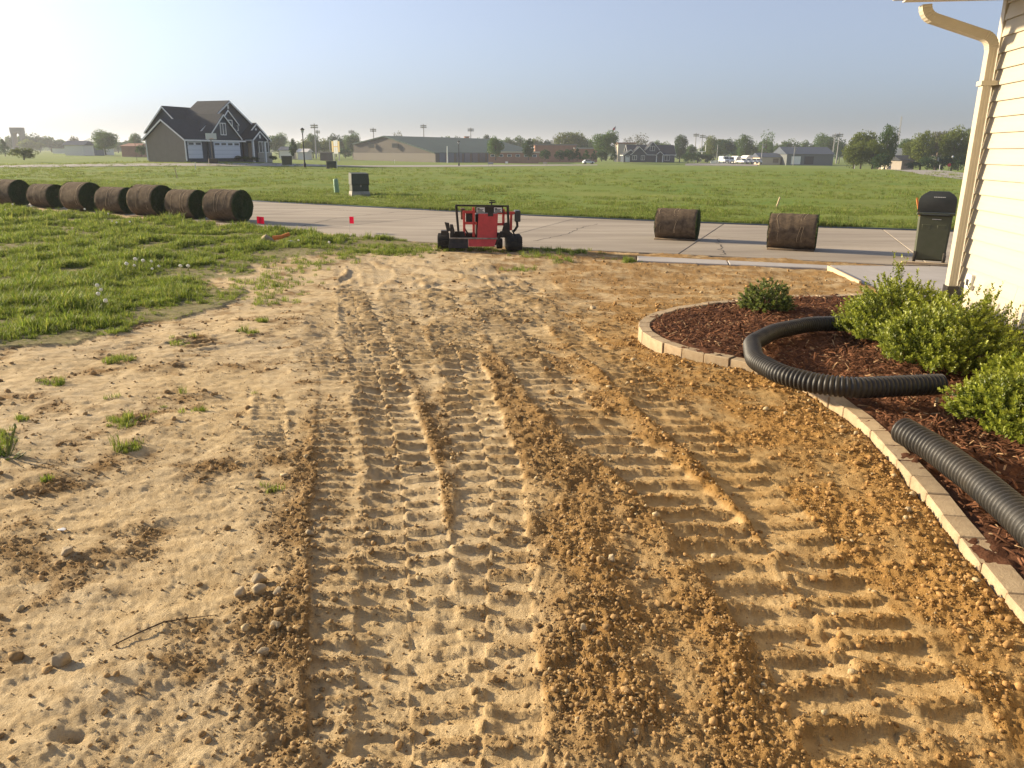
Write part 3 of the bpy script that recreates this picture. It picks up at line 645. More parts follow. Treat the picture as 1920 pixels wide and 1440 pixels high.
# shrubs
def leaf_cloud(B, D, U, L_, W_, fold=.25):
    """leaves: base B, direction D, up-ish U (n,3); two quads folded on the midrib -> 6 verts"""
    S = np.cross(D, U); S /= np.linalg.norm(S, axis=1)[:, None] + 1e-9; Nn = np.cross(S, D)
    m = B + D * L_[:, None] * .5; t = B + D * L_[:, None]; w = W_[:, None] * .5
    V = np.stack([B, m + S * w + Nn * w * fold, t, m - S * w + Nn * w * fold], 1)
    n = len(B); f = (np.arange(n) * 4)[:, None, None] + np.array([(0, 1, 2), (0, 2, 3)])[None]
    return V.reshape(-1, 3), f.reshape(-1, 3)
def unit(n):
    v = rng.normal(size=(n, 3)); return v / np.linalg.norm(v, axis=1)[:, None]
def shrub(name, label, loc, rx, ry, h, shoots, cols, sprig=None, leafL=.027, seed=1, up=.9):
    t_ = thing(name, label, 'shrub', loc)
    th = rng.uniform(0, 2 * PI, shoots); cz = rng.uniform(-.25, 1, shoots); rr = np.sqrt(np.maximum(0, 1 - np.clip(cz, 0, 1) ** 2))
    shell = np.where(rng.random(shoots) < .72, rng.uniform(.82, 1.0, shoots), rng.uniform(.35, .85, shoots))
    lump = 1 + .16 * np.sin(th * 3 + seed) * np.cos(cz * 4 + seed) + .10 * np.sin(th * 7 + 2 * seed) + rng.normal(0, .045, shoots)
    P = np.stack([rr * np.cos(th) * rx, rr * np.sin(th) * ry, (.30 + .70 * np.clip(cz, -.25, 1)) * h * .86], 1) * (shell * lump)[:, None]
    P[:, 2] = np.maximum(P[:, 2], .03)
    out = np.stack([np.cos(th) * rr, np.sin(th) * rr, np.full(shoots, up)], 1) + rng.normal(0, .22, (shoots, 3)); out /= np.linalg.norm(out, axis=1)[:, None]
    ln = rng.uniform(.06, .13, shoots) * (h / .7)
    if sprig:
        P[:14] = np.array(sprig) + rng.normal(0, .025, (14, 3)) - np.array([0, 0, .1]); out[:14] = np.array([0, 0, 1]) + rng.normal(0, .1, (14, 3)); ln[:14] = rng.uniform(.10, .26, 14)
    K = 15; tt_ = np.linspace(0, 1, K)
    B = (P[:, None] + out[:, None] * (tt_[None, :, None] * ln[:, None, None])).reshape(-1, 3)
    az = (np.arange(K) * 2.4)[None] + rng.uniform(0, 6.3, shoots)[:, None]
    O = np.repeat(out, K, 0); s1 = np.cross(O, np.array([.3, .2, .93])); s1 /= np.linalg.norm(s1, axis=1)[:, None]; s2 = np.cross(O, s1)
    a = az.ravel()[:, None]; rad = np.cos(a) * s1 + np.sin(a) * s2
    D = rad * .8 + O * (.55 + .5 * np.tile(tt_, shoots)[:, None]) + rng.normal(0, .15, B.shape); D /= np.linalg.norm(D, axis=1)[:, None]
    n = len(B); Ls = leafL * rng.uniform(.7, 1.25, n); V, F_ = leaf_cloud(B, D, O + rng.normal(0, .2, B.shape), Ls, Ls * rng.uniform(.5, .65, n))
    o = mesh_np('foliage', V, F_, M['leaf_box'], t_)
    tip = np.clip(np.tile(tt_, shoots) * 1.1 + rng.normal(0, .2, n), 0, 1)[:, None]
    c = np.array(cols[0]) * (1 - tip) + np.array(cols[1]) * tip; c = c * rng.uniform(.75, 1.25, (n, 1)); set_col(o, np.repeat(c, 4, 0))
    b = MB()
    for i in range(16):
        q = P[rng.integers(14, shoots)]; b.tube([(rng.normal(0, .03), rng.normal(0, .03), -.03), (q[0] * .4, q[1] * .4, q[2] * .5), tuple(q)], [.008, .006, .003], 5, False)
    b.build('stems', M['stem'], t_); return t_
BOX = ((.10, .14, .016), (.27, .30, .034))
shrub('boxwood_shrub', 'bright boxwood with one tall sprig, nearest the downspout', (3.60, 7.02, .05), .44, .46, .60, 1700, BOX, sprig=(.02, .18, .66), seed=1)
shrub('boxwood_shrub', 'middle bright green boxwood against the cream siding', (3.62, 6.18, .05), .48, .47, .58, 1800, BOX, seed=2.2, sprig=(.30, .1, .55))
shrub('boxwood_shrub', 'bright green boxwood cut off by the right edge of the picture', (3.30, 4.56, .05), .40, .44, .50, 1800, BOX, seed=3.7)
shrub('leafy_shrub', 'small darker green shrub alone at the back of the bed', (2.84, 8.50, .05), .26, .24, .34, 420, ((.065, .10, .018), (.17, .20, .045)), leafL=.026, seed=5, up=.5)

# ------------------------------------------------------------------ sod rolls
def roll_parts(r, ln, seed):
    rs = np.random.default_rng(seed); ph = rs.uniform(0, 6.28, 4)
    def wob(a, z): return 1 + .012 * math.sin(3 * a + ph[0] + z) + .010 * math.sin(5 * a + ph[1] + 4 * z) + .008 * math.sin(9 * a + 7 * z)
    Mx = Matrix.Translation((0, 0, r * .97)) @ Matrix.Rotation(PI / 2, 4, 'Y')
    n = 16; prof = [(r - .012, -ln / 2)] + [(r * (1 + rs.normal(0, .006)), -ln / 2 + .015 + (ln - .03) * i / n) for i in range(n + 1)] + [(r - .012, ln / 2)]
    body = MB(); body.lathe(prof, 44, Mx, wob); body.f = [f for f in body.f if len(f) == 4]
    body.box(-ln / 2 + .01, ln / 2 - .01, -r * 1.0, -r * .2, .0, .035)        # loose outer flap on the ground
    bands = []
    ends = []
    for s in (-1, 1):
        e = MB(); pr = []; k = 0; rr = r - .006
        while rr > .05:
            pr += [(rr, s * (ln / 2 - .015 + rs.uniform(0, .008))), (rr - .004, s * (ln / 2 + .006 + rs.uniform(0, .014))), (rr - .028, s * (ln / 2 + .004 + rs.uniform(0, .012)))]; rr -= .040
        pr.append((.0, s * (ln / 2 - .05))); e.lathe(pr, 44, Mx, lambda a, z: wob(a, 0) * (1 + .012 * math.sin(11 * a + z * 90))); ends.append(e)
    return body, ends
def sod_roll(loc, axis, r, ln, label, seed):
    t_ = thing('sod_roll', label, 'sod roll', loc, math.atan2(axis[1], axis[0]))
    b, ends = roll_parts(r, ln, seed)
    b.build('roll_body', M['sod_soil'], t_, smooth=True)
    rs = np.random.default_rng(seed + 500)
    for q_ in rs.uniform(-.4, .4, 3) * ln:                     # slack netting twine
        ph_ = rs.uniform(0, 6.28); MB().tube([(q_ + .03 * math.sin(a_ * 2 + ph_) + .02 * math.sin(a_ * 5), r * 1.012 * math.cos(a_), r * .97 + r * 1.012 * math.sin(a_)) for a_ in np.linspace(-.4, PI + .5, 22)], .0035, 4).build('netting_twine', M['lumber'], t_)
    n_ = 260; a_ = rs.uniform(-.3, PI + .3, n_); sgn = rs.choice([-1, 1], n_); B_ = np.stack([sgn * (ln / 2 - .01), r * np.cos(a_), r * .97 + r * np.sin(a_)], 1); D_ = np.stack([sgn * 1.0, .5 * np.cos(a_), .5 * np.sin(a_)], 1) + rs.normal(0, .4, (n_, 3)); D_ /= np.linalg.norm(D_, axis=1)[:, None]
    V_, F_ = leaf_cloud(B_, D_, rs.normal(size=(n_, 3)), rs.uniform(.02, .05, n_), np.full(n_, .012)); o_ = mesh_np('grass_fringe', V_, F_, M['sod_grass'], t_, kind='stuff'); set_col(o_, np.repeat(np.array([[.075, .11, .03]]) * rs.uniform(.5, 1.4, (n_, 1)), 4, 0))
    for e in ends:
        o = e.build('coiled_end', M['sod_grass'], t_, smooth=False); m_ = len(e.v) // 44; cc_ = np.array([[(.130, .092, .058), (.050, .076, .028), (.034, .052, .020)][i % 3] for i in range(m_)]); set_col(o, np.repeat(cc_, 44, 0))
    return t_
LR = [(12, 386, .51, 'sod roll cut off by the left edge, first of the row'), (80, 390, .45, 'smaller sod roll second from the left edge'), (146, 396, .52, 'large sod roll third from the left edge'), (211, 401, .46, 'narrow sod roll fourth in the row, between two larger ones'),
      (276, 406, .53, 'largest sod roll, fifth in the row with a torn outer layer'), (344, 410, .47, 'sod roll sixth in the row, second from the street end'), (419, 416, .50, 'sod roll at the right end of the row, coiled end showing')]
for i, (x, y, r, lb) in enumerate(LR):
    p = un(x, y, STREET_Z); sod_roll((p[0] + .1, p[1] + .25, STREET_Z), (.905, -.425 - .06 * (i % 3 - 1)), r, 1.16, lb, 40 + i)
p = un(1272, 450, STREET_Z); sod_roll((p[0], p[1] + .25, STREET_Z), (1.03, -.40), .40, 1.06, 'brown sod roll alone on the street beside the slab joint', 60)
p = un(1490, 469, STREET_Z); sod_roll((p[0], p[1] + .25, STREET_Z), (1.0, -.42), .42, 1.06, 'brown sod roll on the street nearest the wheeled bin', 61)

# ------------------------------------------------------------------ wheeled bin
p = un(1746, 495, wz); binn = thing('wheeled_bin', 'dark olive wheeled bin with its lid standing open', 'bin', (p[0] + .08, p[1] + .28, wz), math.radians(-28))
b = MB(); b.hexa([(-.29, -.29, .06), (.29, -.29, .06), (.29, .29, .06), (-.29, .29, .06)], [(-.31, -.36, 1.0), (.31, -.36, 1.0), (.31, .36, 1.0), (-.31, .36, 1.0)]); b.build('body', M['bin'], binn, bevel=.035)
MB().hexa([(-.19, -.275, .25), (-.05, -.275, .25), (-.05, -.26, .25), (-.19, -.26, .25)], [(-.22, -.352, .80), (-.06, -.352, .80), (-.06, -.30, .80), (-.22, -.30, .80)]).build('moulded_rib', M['bin'], binn, bevel=.02)
MB().hexa([(.05, -.275, .25), (.19, -.275, .25), (.19, -.26, .25), (.05, -.26, .25)], [(.06, -.352, .80), (.22, -.352, .80), (.22, -.30, .80), (.06, -.30, .80)]).build('moulded_rib', M['bin'], binn, bevel=.02)
MB().box(-.345, .345, -.40, .40, .985, 1.035).build('rim', M['bin'], binn, bevel=.012)
MB().tube([(-.24, -.44, 1.0), (.24, -.44, 1.0)], .016, 10).box(-.25, -.22, -.44, -.38, .985, 1.015).box(.22, .25, -.44, -.38, .985, 1.015).build('handle', M['bin_lid'], binn)
for s in (-1, 1):
    Mw = Matrix.Translation((s * .27, -.27, .125)) @ Matrix.Rotation(PI / 2, 4, 'Y')
    w = MB().lathe([(.05, -.03), (.11, -.03), (.125, -.018), (.125, .018), (.11, .03), (.05, .03)], 22, Mw).build('wheel', M['rubber'], binn, smooth=False)
    MB().lathe([(.05, -.035), (.05, .035)], 16, Mw).build('hub', M['bin_lid'], w)
MB().tube([(-.27, -.27, .125), (.27, -.27, .125)], .014, 8).build('axle', M['steel'], binn)
Ml = Matrix.Translation((0, -.37, 1.045)) @ Matrix.Rotation(math.radians(97), 4, 'X')
ld = MB(); nn_ = 9
vv = []; 
for j in range(nn_):
    a = j / (nn_ - 1); hw = .34 * (1 if a < .55 else math.sqrt(max(.25, 1 - ((a - .55) / .5) ** 2))); bulge = .05 * math.sin(a * PI)
    vv.append((hw, a * .42, bulge))
for th_ in (0, .022):
    for hw, y_, bu in vv:
        for q_ in (-1, -.5, 0, .5, 1): ld.v.append(tuple(Ml @ Vector((hw * q_, y_, bu * (1 - .4 * q_ * q_) + th_))))
m5 = 5; off_ = nn_ * 5
for j in range(nn_ - 1):
    for i in range(4):
        a = j * 5 + i; ld.f += [(a, a + 5, a + 6, a + 1), (off_ + a, off_ + a + 1, off_ + a + 6, off_ + a + 5)]
ring = [i for i in range(5)] + [j * 5 + 4 for j in range(1, nn_)] + [(nn_ - 1) * 5 + i for i in (3, 2, 1, 0)] + [j * 5 for j in range(nn_ - 2, 0, -1)]
ld.f += [(ring[i], ring[(i + 1) % len(ring)], off_ + ring[(i + 1) % len(ring)], off_ + ring[i]) for i in range(len(ring))]
lid = ld.build('lid', M['bin_lid'], binn, smooth=False)
for i in range(7):
    MB().box(-.10 + i * .03, -.10 + i * .03 + .021, -.5, -.496, 1.34, 1.352).build('printed_mark', M['white'], lid).location = (.02, .022, 0)
    MB().box(-.05 + i * .024, -.05 + i * .024 + .017, -.372, -.368, .90, .912).build('printed_mark', M['white'], binn).location = (.0, .012, 0)
card = MB().hexa([(-.30, -.34, .95), (-.30, .05, .95), (-.27, .05, .95), (-.27, -.34, .95)], [(-.40, -.34, 1.32), (-.40, .05, 1.24), (-.37, .05, 1.24), (-.37, -.34, 1.32)]).build('cardboard', M['orange']); card.location = binn.location; card.rotation_euler = binn.rotation_euler
tag(card, 'orange brown card sticking up out of the open bin', 'cardboard')

# ------------------------------------------------------------------ sod laying machine
p = un(897, 470, STREET_Z + .05)
mac = thing('sod_installer', 'red and black tracked sod laying machine parked at the street edge', 'machine', (p[0] + .02, p[1] + .45, STREET_Z + .03), math.radians(4), scale=.99)
def cx(x): return (x - 930) / 656
def cz(y): return (840 - y) / 656
def mbar(m, x0, y0, x1, y1, w, yy, d=.05): return m.bar((cx(x0), yy, cz(y0)), (cx(x1), yy, cz(y1)), d, w / 656, up=(0, 1, 0)) if False else m.bar((cx(x0), yy, cz(y0)), (cx(x1), yy, cz(y1)), w / 656, d, up=(0, 1, 0))
RD, BK = M['red'], M['black_metal']
def track(xa, xb, y0, y1, zb, ht):
    pr = []; r = ht / 2; n = 9
    for i in range(n + 1): a = -PI / 2 - PI * i / n; pr.append((y0 + r + r * math.cos(a), zb + r + r * math.sin(a)))
    for i in range(n + 1): a = PI / 2 - PI * i / n; pr.append((y1 - r + r * math.cos(a), zb + r + r * math.sin(a)))
    t = MB().prism([(0, y, z) for y, z in pr], (xa, 0, 0), (xb, 0, 0)).build('track', M['rubber'], mac, bevel=.012)
    lug = MB(); L_ = 0; n2 = len(pr)
    for i in range(n2):
        a = Vector((0, *pr[i])); b_ = Vector((0, *pr[(i + 1) % n2])); ln_ = (b_ - a).length; m = max(1, round(ln_ / .075)); dr = (b_ - a).normalized(); nr = Vector((0, -dr.z, dr.y))
        for k in range(m):
            c_ = a + dr * ln_ * (k + .5) / m; lug.hexa([c_ + Vector((xa - .004, 0, 0)) - dr * .014 - nr * .02, c_ + Vector((xb - xa, 0, 0)) + Vector((xa + .004, 0, 0)) - dr * .014 - nr * .02, c_ + Vector((xb + .004, 0, 0)) + dr * .014 - nr * .02, c_ + Vector((xa - .004, 0, 0)) + dr * .014 - nr * .02],
                     [c_ + Vector((xa - .004, 0, 0)) - dr * .012 + nr * .022, c_ + Vector((xb + .004, 0, 0)) - dr * .012 + nr * .022, c_ + Vector((xb + .004, 0, 0)) + dr * .012 + nr * .022, c_ + Vector((xa - .004, 0, 0)) + dr * .012 + nr * .022])
    lug.build('track_lugs', M['rubber'], t)
track(cx(1335), cx(1565), -.25, .75, 0, .27); track(cx(285), cx(455), -.10, .85, .02, .26)
for x in (1230, 470):
    Mw = Matrix.Translation((cx(x), .1, .12)) @ Matrix.Rotation(PI / 2, 4, 'Y'); MB().lathe([(.03, -.07), (.11, -.07), (.12, -.05), (.12, .05), (.11, .07), (.03, .07)], 18, Mw).build('wheel', M['rubber'], mac)
MB().hexa([(cx(440), -.30, .06), (cx(745), -.30, .06), (cx(745), -.1, .06), (cx(440), -.1, .06)], [(cx(475), -.20, .27), (cx(745), -.20, .27), (cx(745), .0, .27), (cx(475), .0, .27)]).build('apron', BK, mac)
MB().hexa([(cx(748), -.33, .10), (cx(1140), -.33, .10), (cx(1140), -.28, .10), (cx(748), -.28, .10)], [(cx(748), -.20, .26), (cx(1180), -.20, .26), (cx(1180), -.15, .26), (cx(748), -.15, .26)]).build('apron', RD, mac)
MB().bar((cx(470), -.21, .277), (cx(1190), -.21, .265), .03, .03).build('blade_bar', M['steel'], mac)
MB().hexa([(cx(885), -.11, cz(672)), (cx(1182), -.11, cz(672)), (cx(1182), -.09, cz(672)), (cx(885), -.09, cz(672))], [(cx(908), .02, cz(308)), (cx(1206), .02, cz(308)), (cx(1206), .04, cz(308)), (cx(908), .04, cz(308))]).build('front_panel', RD, mac, bevel=.006)
fr = [(690, 285, 690, 640), (835, 285, 835, 655), (672, 285, 862, 285), (690, 452, 885, 452)]
for q in fr: mbar(MB(), *q, 38, .06).build('frame_bar', RD, mac, bevel=.004)
for q in [(1290, 240, 1290, 485), (1410, 310, 1405, 560), (1200, 300, 1470, 300), (1190, 470, 1305, 470), (835, 215, 835, 285)]: mbar(MB(), *q, 38, .10).build('frame_bar', RD, mac, bevel=.004)
for q in [(560, 185, 1372, 195)]: mbar(MB(), *q, 26, .0, .045).build('guard_rail', BK, mac, bevel=.006)
for q in [(572, 190, 602, 580), (1352, 195, 1368, 580)]: mbar(MB(), *q, 36, .0, .05).build('guard_post', BK, mac, bevel=.006)
MB().box(cx(862), cx(1282), .03, .07, cz(295), cz(208)).build('control_panel', BK, mac)
for a, b_ in ((880, 1005), (1145, 1266)):
    pl = MB().box(cx(a), cx(b_), .018, .028, cz(288), cz(216)).build('decal', M['white'], mac)
    for i in range(4): MB().box(cx(a + 12), cx(a + 12 + (34, 90, 78, 96)[i]), .014, .017, cz(232 + i * 15 + (9 if i == 0 else 5)), cz(228 + i * 15)).build('print_line', M['dark_ink'], pl)
MB().box(cx(1052), cx(1132), .006, .05, cz(356), cz(215)).build('lever_box', BK, mac)
MB().bar((cx(1110), .10, cz(215)), (cx(1112), .12, cz(130)), .03).bar((cx(1072), .12, cz(150)), (cx(1172), .12, cz(140)), .03).bar((cx(1080), .14, cz(118)), (cx(1165), .14, cz(118)), .02).build('steering_handle', BK, mac)
MB().box(cx(640), cx(705), .10, .42, cz(400), cz(238)).build('side_tank', M['sod_soil'], mac, bevel=.01)
MB().box(cx(718), cx(822), .10, .14, cz(436), cz(305)).build('grille', BK, mac)
MB().box(cx(862), cx(1200), .15, .75, cz(640), cz(320)).build('engine', BK, mac, bevel=.02)
MB().box(cx(1462), cx(1552), .05, .45, cz(432), cz(268)).build('fuel_tank', M['bin_lid'], mac, bevel=.015)
MB().tube([(cx(1500), .1, cz(432)), (cx(1505), .1, cz(500)), (cx(1470), .12, cz(560)), (cx(1440), .15, cz(590))], .03, 8).tube([(cx(1430), .1, cz(560)), (cx(1475), .1, cz(660))], .018, 6).build('hydraulic_hose', BK, mac)
MB().tube([(cx(700), .14, cz(540)), (cx(770), .14, cz(650))], .02, 6).tube([(cx(860), .1, cz(330)), (cx(900), .1, cz(380))], .014, 6).build('hydraulic_hose', BK, mac)
MB().box(cx(545), cx(690), .0, .06, cz(605), cz(572)).box(cx(640), cx(700), .0, .3, cz(660), cz(600)).build('cross_member', BK, mac)
for q in ([(395, 430), (462, 440), (480, 560), (430, 570)], [(475, 462), (520, 462), (545, 560), (528, 652), (478, 652)]):
    MB().prism([(cx(a), 0, cz(b_)) for a, b_ in q], (0, -.08, 0), (0, -.03, 0)).build('foot_plate', BK, mac)
MB().box(cx(338), cx(450), -.05, .2, cz(622), cz(560)).build('track_mount', BK, mac)
MB().prism([(cx(a), 0, cz(b_)) for a, b_ in [(1235, 560), (1285, 555), (1215, 700), (1165, 770), (1135, 765)]], (0, -.20, 0), (0, -.14, 0)).build('side_plate', BK, mac)
MB().prism([(cx(a), 0, cz(b_)) for a, b_ in [(1300, 450), (1350, 440), (1360, 560), (1420, 600), (1420, 660), (1270, 650), (1270, 560)]], (0, -.02, 0), (0, .10, 0)).build('drive_housing', BK, mac)
MB().box(cx(470), cx(1420), .25, .33, .24, .34).box(cx(480), cx(1400), .60, .68, .24, .32).build('chassis', BK, mac)

# ------------------------------------------------------------------ small things in the yard
def rock_obj(name, label, loc, size, seed, m, cat='stone', group=None, rz=0):
    V, F_ = ico(3); rs = np.random.default_rng(seed)
    for k in range(15):                                        # chop facets
        nrm = rs.normal(size=3); nrm /= np.linalg.norm(nrm); dcut = rs.uniform(.50, .82); pr = V @ nrm; V = V - np.outer(np.maximum(0, pr - dcut), nrm)
    V = V * (1 + .05 * np.sin(V[:, :1] * 7 + seed) * np.cos(V[:, 1:2] * 6)) * np.array(size)
    o = mesh_np(name, V, F_, m, smooth=False); o.location = loc; o.rotation_euler = (rs.uniform(-.2, .2), rs.uniform(-.2, .2), rz); return tag(o, label, cat, group)
def on_yard(x, y):
    p = un(x, y); return (p[0], p[1], float(yard(np.array([p[0]]), np.array([p[1]]), True)[0][0]))
def stone(x, y, w, label, seed, group=None, asp=(1, .8, .8), m='rock'):
    p = on_yard(x, y); s = w / ppm(x, y, p[1]) / 2; rock_obj('stone', label, (p[0], p[1], p[2] + s * .35), (s * asp[0], s * asp[1], s * asp[2]), seed, M[m], 'stone', group, seed)
stone(113, 1250, 42, 'pale angular stone lying alone at the lower left', 3, asp=(1, .9, .95))
stone(130, 1047, 30, 'small rounded stone on the pale crust above the angular one', 4)
stone(452, 1122, 34, 'left stone of the cluster on the gravel ridge', 5)
stone(487, 1118, 38, 'large stone in the middle of the cluster on the gravel ridge', 6)
stone(484, 1098, 36, 'stone at the back of the cluster on the gravel ridge', 7)
stone(521, 1125, 26, 'stone at the right of the cluster on the gravel ridge', 8)
stone(519, 1180, 26, 'upright stone just below the cluster on the gravel ridge', 9)
stone(495, 1228, 26, 'pale stone halfway down the gravel ridge', 10)
stone(583, 1000, 24, 'yellowish stone at the top of the gravel ridge', 12)
stone(1146, 1060, 22, 'small stone on the brown ridge between the wheel tracks', 15)
stone(1190, 1395, 20, 'stone on the loose soil at the bottom centre', 16)
stone(1092, 1200, 20, 'round pebble on the loose soil right of the wheel track', 17)
stone(1112, 580, 16, 'yellow clod on the graded soil behind the planting bed', 18)
stone(1700, 968, 20, 'pale stone beside the paver edging', 19)
p = on_yard(118, 1003); o = rock_obj('plastic_scrap', 'white flake of plastic on the crust at left', (p[0], p[1], p[2] + .006), (.028, .016, .006), 30, M['white'], 'litter')
tw = MB(); pts = [on_yard(x, y) for x, y in [(212, 1222), (260, 1200), (310, 1180), (360, 1170), (402, 1166)]]
tw.tube([(a, b_, c_ + .012) for a, b_, c_ in pts], [.002, .003, .003, .002, .001], 5)
tag(tw.build('twig', M['twig']), 'thin dark twig lying on the crust left of the gravel ridge', 'twig')
def flag(x, y, label, rz):
    p = un(x, y); t_ = thing('marker_flag', label, 'marker flag', (p[0], p[1], float(gz(p[0], p[1]))), rz)
    MB().tube([(0, 0, 0), (.01, 0, .44)], .004, 5).build('wire_stem', M['wire'], t_)
    b_ = MB(); n_ = 6
    for th_ in (-.002, .002):
        for i in range(n_):
            for zz in (.25, .44): b_.v.append((.01 + .19 * i / (n_ - 1), .018 * math.sin(i * 1.3) + th_, zz - .004 * i))
    for i in range(n_ - 1): b_.f += [(2 * i, 2 * i + 2, 2 * i + 3, 2 * i + 1), (12 + 2 * i, 12 + 2 * i + 1, 12 + 2 * i + 3, 12 + 2 * i + 2)]
    b_.f += [(0, 1, 13, 12), (10, 22, 23, 11)]
    b_.build('flag', M['pink'], t_, fix=False)
flag(483, 436, 'bright pink marker flag in the grass near the end of the sod row', math.radians(10))
flag(656, 436, 'pink marker flag seen edge on, near the street edge', math.radians(62))
p = on_yard(500, 456); rock_obj('stone', 'pale tan boulder half hidden in grass left of the orange pipe', (p[0], p[1], p[2] + .06), (.24, .16, .15), 70, M['rock'])
p = on_yard(546, 460); rock_obj('stone', 'grey boulder half hidden in grass right of the orange pipe', (p[0], p[1], p[2] + .03), (.19, .13, .10), 71, M['greyrock'])
p = on_yard(524, 452); orp = thing('orange_pipe', 'broken orange pipe stub lying between two boulders', 'pipe', (p[0], p[1], p[2]), .2)
MB().tube([(-.16, 0, .08), (.08, 0, .10)], .055, 12).build('pipe_body', M['orange'], orp); MB().tube([(.06, 0, .10), (.12, 0, .13), (.26, .02, .17)], .045, 10).build('pipe_bend', M['orange'], orp)
# utility boxes across the street
p = un(672, 366, STREET_Z + .05); ub = thing('utility_cabinet', 'dark green utility cabinet on a concrete base in the field', 'cabinet', (p[0], p[1] + .3, STREET_Z + .0), math.radians(22))
MB().hexa([(-.48, -.42, 0), (.48, -.42, 0), (.48, .42, 0), (-.48, .42, 0)], [(-.44, -.38, .24), (.44, -.38, .24), (.44, .38, .24), (-.44, .38, .24)]).build('pad', M['pad'], ub)
MB().box(-.42, .42, -.36, .36, .242, 1.06).build('case', M['cabinet'], ub, bevel=.02); MB().hexa([(-.45, -.40, .56), (.45, -.40, .56), (.45, .39, .56), (-.45, .39, .56)], [(-.43, -.37, 1.10), (.43, -.37, 1.10), (.43, .38, 1.14), (-.43, .38, 1.14)]).build('hood', M['cabinet'], ub, bevel=.015)
MB().box(-.04, .04, -.42, -.40, .45, .55).build('lock', M['steel'], ub)
p = un(632, 363, STREET_Z + .05); pe = thing('cable_pedestal', 'pale green cable pedestal left of the utility cabinet', 'pedestal', (p[0], p[1], STREET_Z + .03), .1)
MB().lathe([(.13, 0), (.135, .1), (.125, .70), (.10, .76), (0, .775)], 20, Matrix.Rotation(math.radians(-3), 4, 'Y')).build('housing', M['pedestal'], pe, smooth=True); MB().lathe([(.142, .44), (.142, .50)], 20, Matrix.Rotation(math.radians(-3), 4, 'Y')).build('collar', M['pedestal'], pe)
# form boards beside the fresh slab
def plank(a, b_, w, h, label):
    tag(MB().bar(a, b_, w, h).build('plank', M['lumber'], bevel=.004), label, 'plank')
plank((6.24, 15.22, wz + .0), (5.90, 13.0, wz + .05), .05, .10, 'pale timber form board along the fresh slab edge')
plank((8.05, 16.0, wz + .02), (8.95, 15.62, wz + .02), .09, .05, 'pale timber lying beside the wheels of the bin')
def field_stake(x, y, h, label, lean=.05, m='lumber', D=None):
    p = un(x, y) if D is None else at(x, y, D); z0 = float(gz(p[0], p[1])) + .03
    tag(MB().bar((0, 0, 0), (lean, 0, h), .05, .05).build('field_stake', M[m]), label, 'stake').location = (p[0], p[1], z0)
field_stake(333, 337, .85, 'leaning wooden survey stake in the field left of the cabinet', -.12)
field_stake(1455, 392, .45, 'dry reed stalk in the grass above the right sod roll', .12)

# ------------------------------------------------------------------ grass
def tuft(name, blades, hgt, spread, cols, wid=.006, seed=0, curl=.5):
    rs = np.random.default_rng(seed); V = []; F_ = []; C = []
    for i in range(blades):
        a = rs.uniform(0, 6.28); r = spread * math.sqrt(rs.random()); bx, by = r * math.cos(a), r * math.sin(a)
        h = hgt * rs.uniform(.5, 1.15); az = rs.uniform(0, 6.28); lean = rs.uniform(.1, curl) * h; w = wid * rs.uniform(.7, 1.3)
        dx, dy = math.cos(az), math.sin(az); sx, sy = -dy * w, dx * w; n = len(V)
        V += [(bx - sx, by - sy, -.02), (bx + sx, by + sy, -.02), (bx + dx * lean * .35 - sx * .8, by + dy * lean * .35 - sy * .8, h * .6), (bx + dx * lean * .35 + sx * .8, by + dy * lean * .35 + sy * .8, h * .6), (bx + dx * lean * 1.2, by + dy * lean * 1.2, h)]
        F_ += [(n, n + 1, n + 3, n + 2), (n + 2, n + 3, n + 4)]
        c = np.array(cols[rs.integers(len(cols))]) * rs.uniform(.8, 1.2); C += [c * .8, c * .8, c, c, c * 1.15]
    me = bpy.data.meshes.new(name); me.from_pydata(V, [], F_); me.materials.append(M['grass'])
    at_ = me.color_attributes.new('col', 'FLOAT_COLOR', 'POINT'); at_.data.foreach_set('color', np.concatenate([np.array(C), np.ones((len(C), 1))], 1).astype(np.float32).ravel())
    return bpy.data.objects.new(name, me)
def grass_field(name, P, scale, tufts, label):
    colx = bpy.data.collections.new(name + '_tufts')
    for t in tufts: colx.objects.link(t)
    me = bpy.data.meshes.new(name); me.vertices.add(len(P)); me.vertices.foreach_set('co', P.astype(np.float32).ravel())
    a = me.attributes.new('sc', 'FLOAT', 'POINT'); a.data.foreach_set('value', scale.astype(np.float32))
    o = bpy.data.objects.new(name, me); COL.objects.link(o); o['kind'] = 'stuff'; tag(o, label, 'grass')
    ng = bpy.data.node_groups.new(name, 'GeometryNodeTree')
    ng.interface.new_socket('Geometry', in_out='INPUT', socket_type='NodeSocketGeometry'); ng.interface.new_socket('Geometry', in_out='OUTPUT', socket_type='NodeSocketGeometry')
    N, L = ng.nodes, ng.links; gi = N.new('NodeGroupInput'); go = N.new('NodeGroupOutput')
    ci = N.new('GeometryNodeCollectionInfo'); ci.inputs[0].default_value = colx; ci.inputs['Separate Children'].default_value = True; ci.inputs['Reset Children'].default_value = True
    ip = N.new('GeometryNodeInstanceOnPoints'); ip.inputs['Pick Instance'].default_value = True
    rv = N.new('FunctionNodeRandomValue'); rv.data_type = 'FLOAT_VECTOR'; rv.inputs[0].default_value = (-.12, -.12, 0); rv.inputs[1].default_value = (.12, .12, 6.283)
    na = N.new('GeometryNodeInputNamedAttribute'); na.data_type = 'FLOAT'; na.inputs[0].default_value = 'sc'
    L.new(gi.outputs[0], ip.inputs['Points']); L.new(ci.outputs[0], ip.inputs['Instance']); L.new(rv.outputs[0], ip.inputs['Rotation']); L.new(na.outputs['Attribute'], ip.inputs['Scale']); L.new(ip.outputs[0], go.inputs[0])
    md = o.modifiers.new('grass', 'NODES'); md.node_group = ng; return o
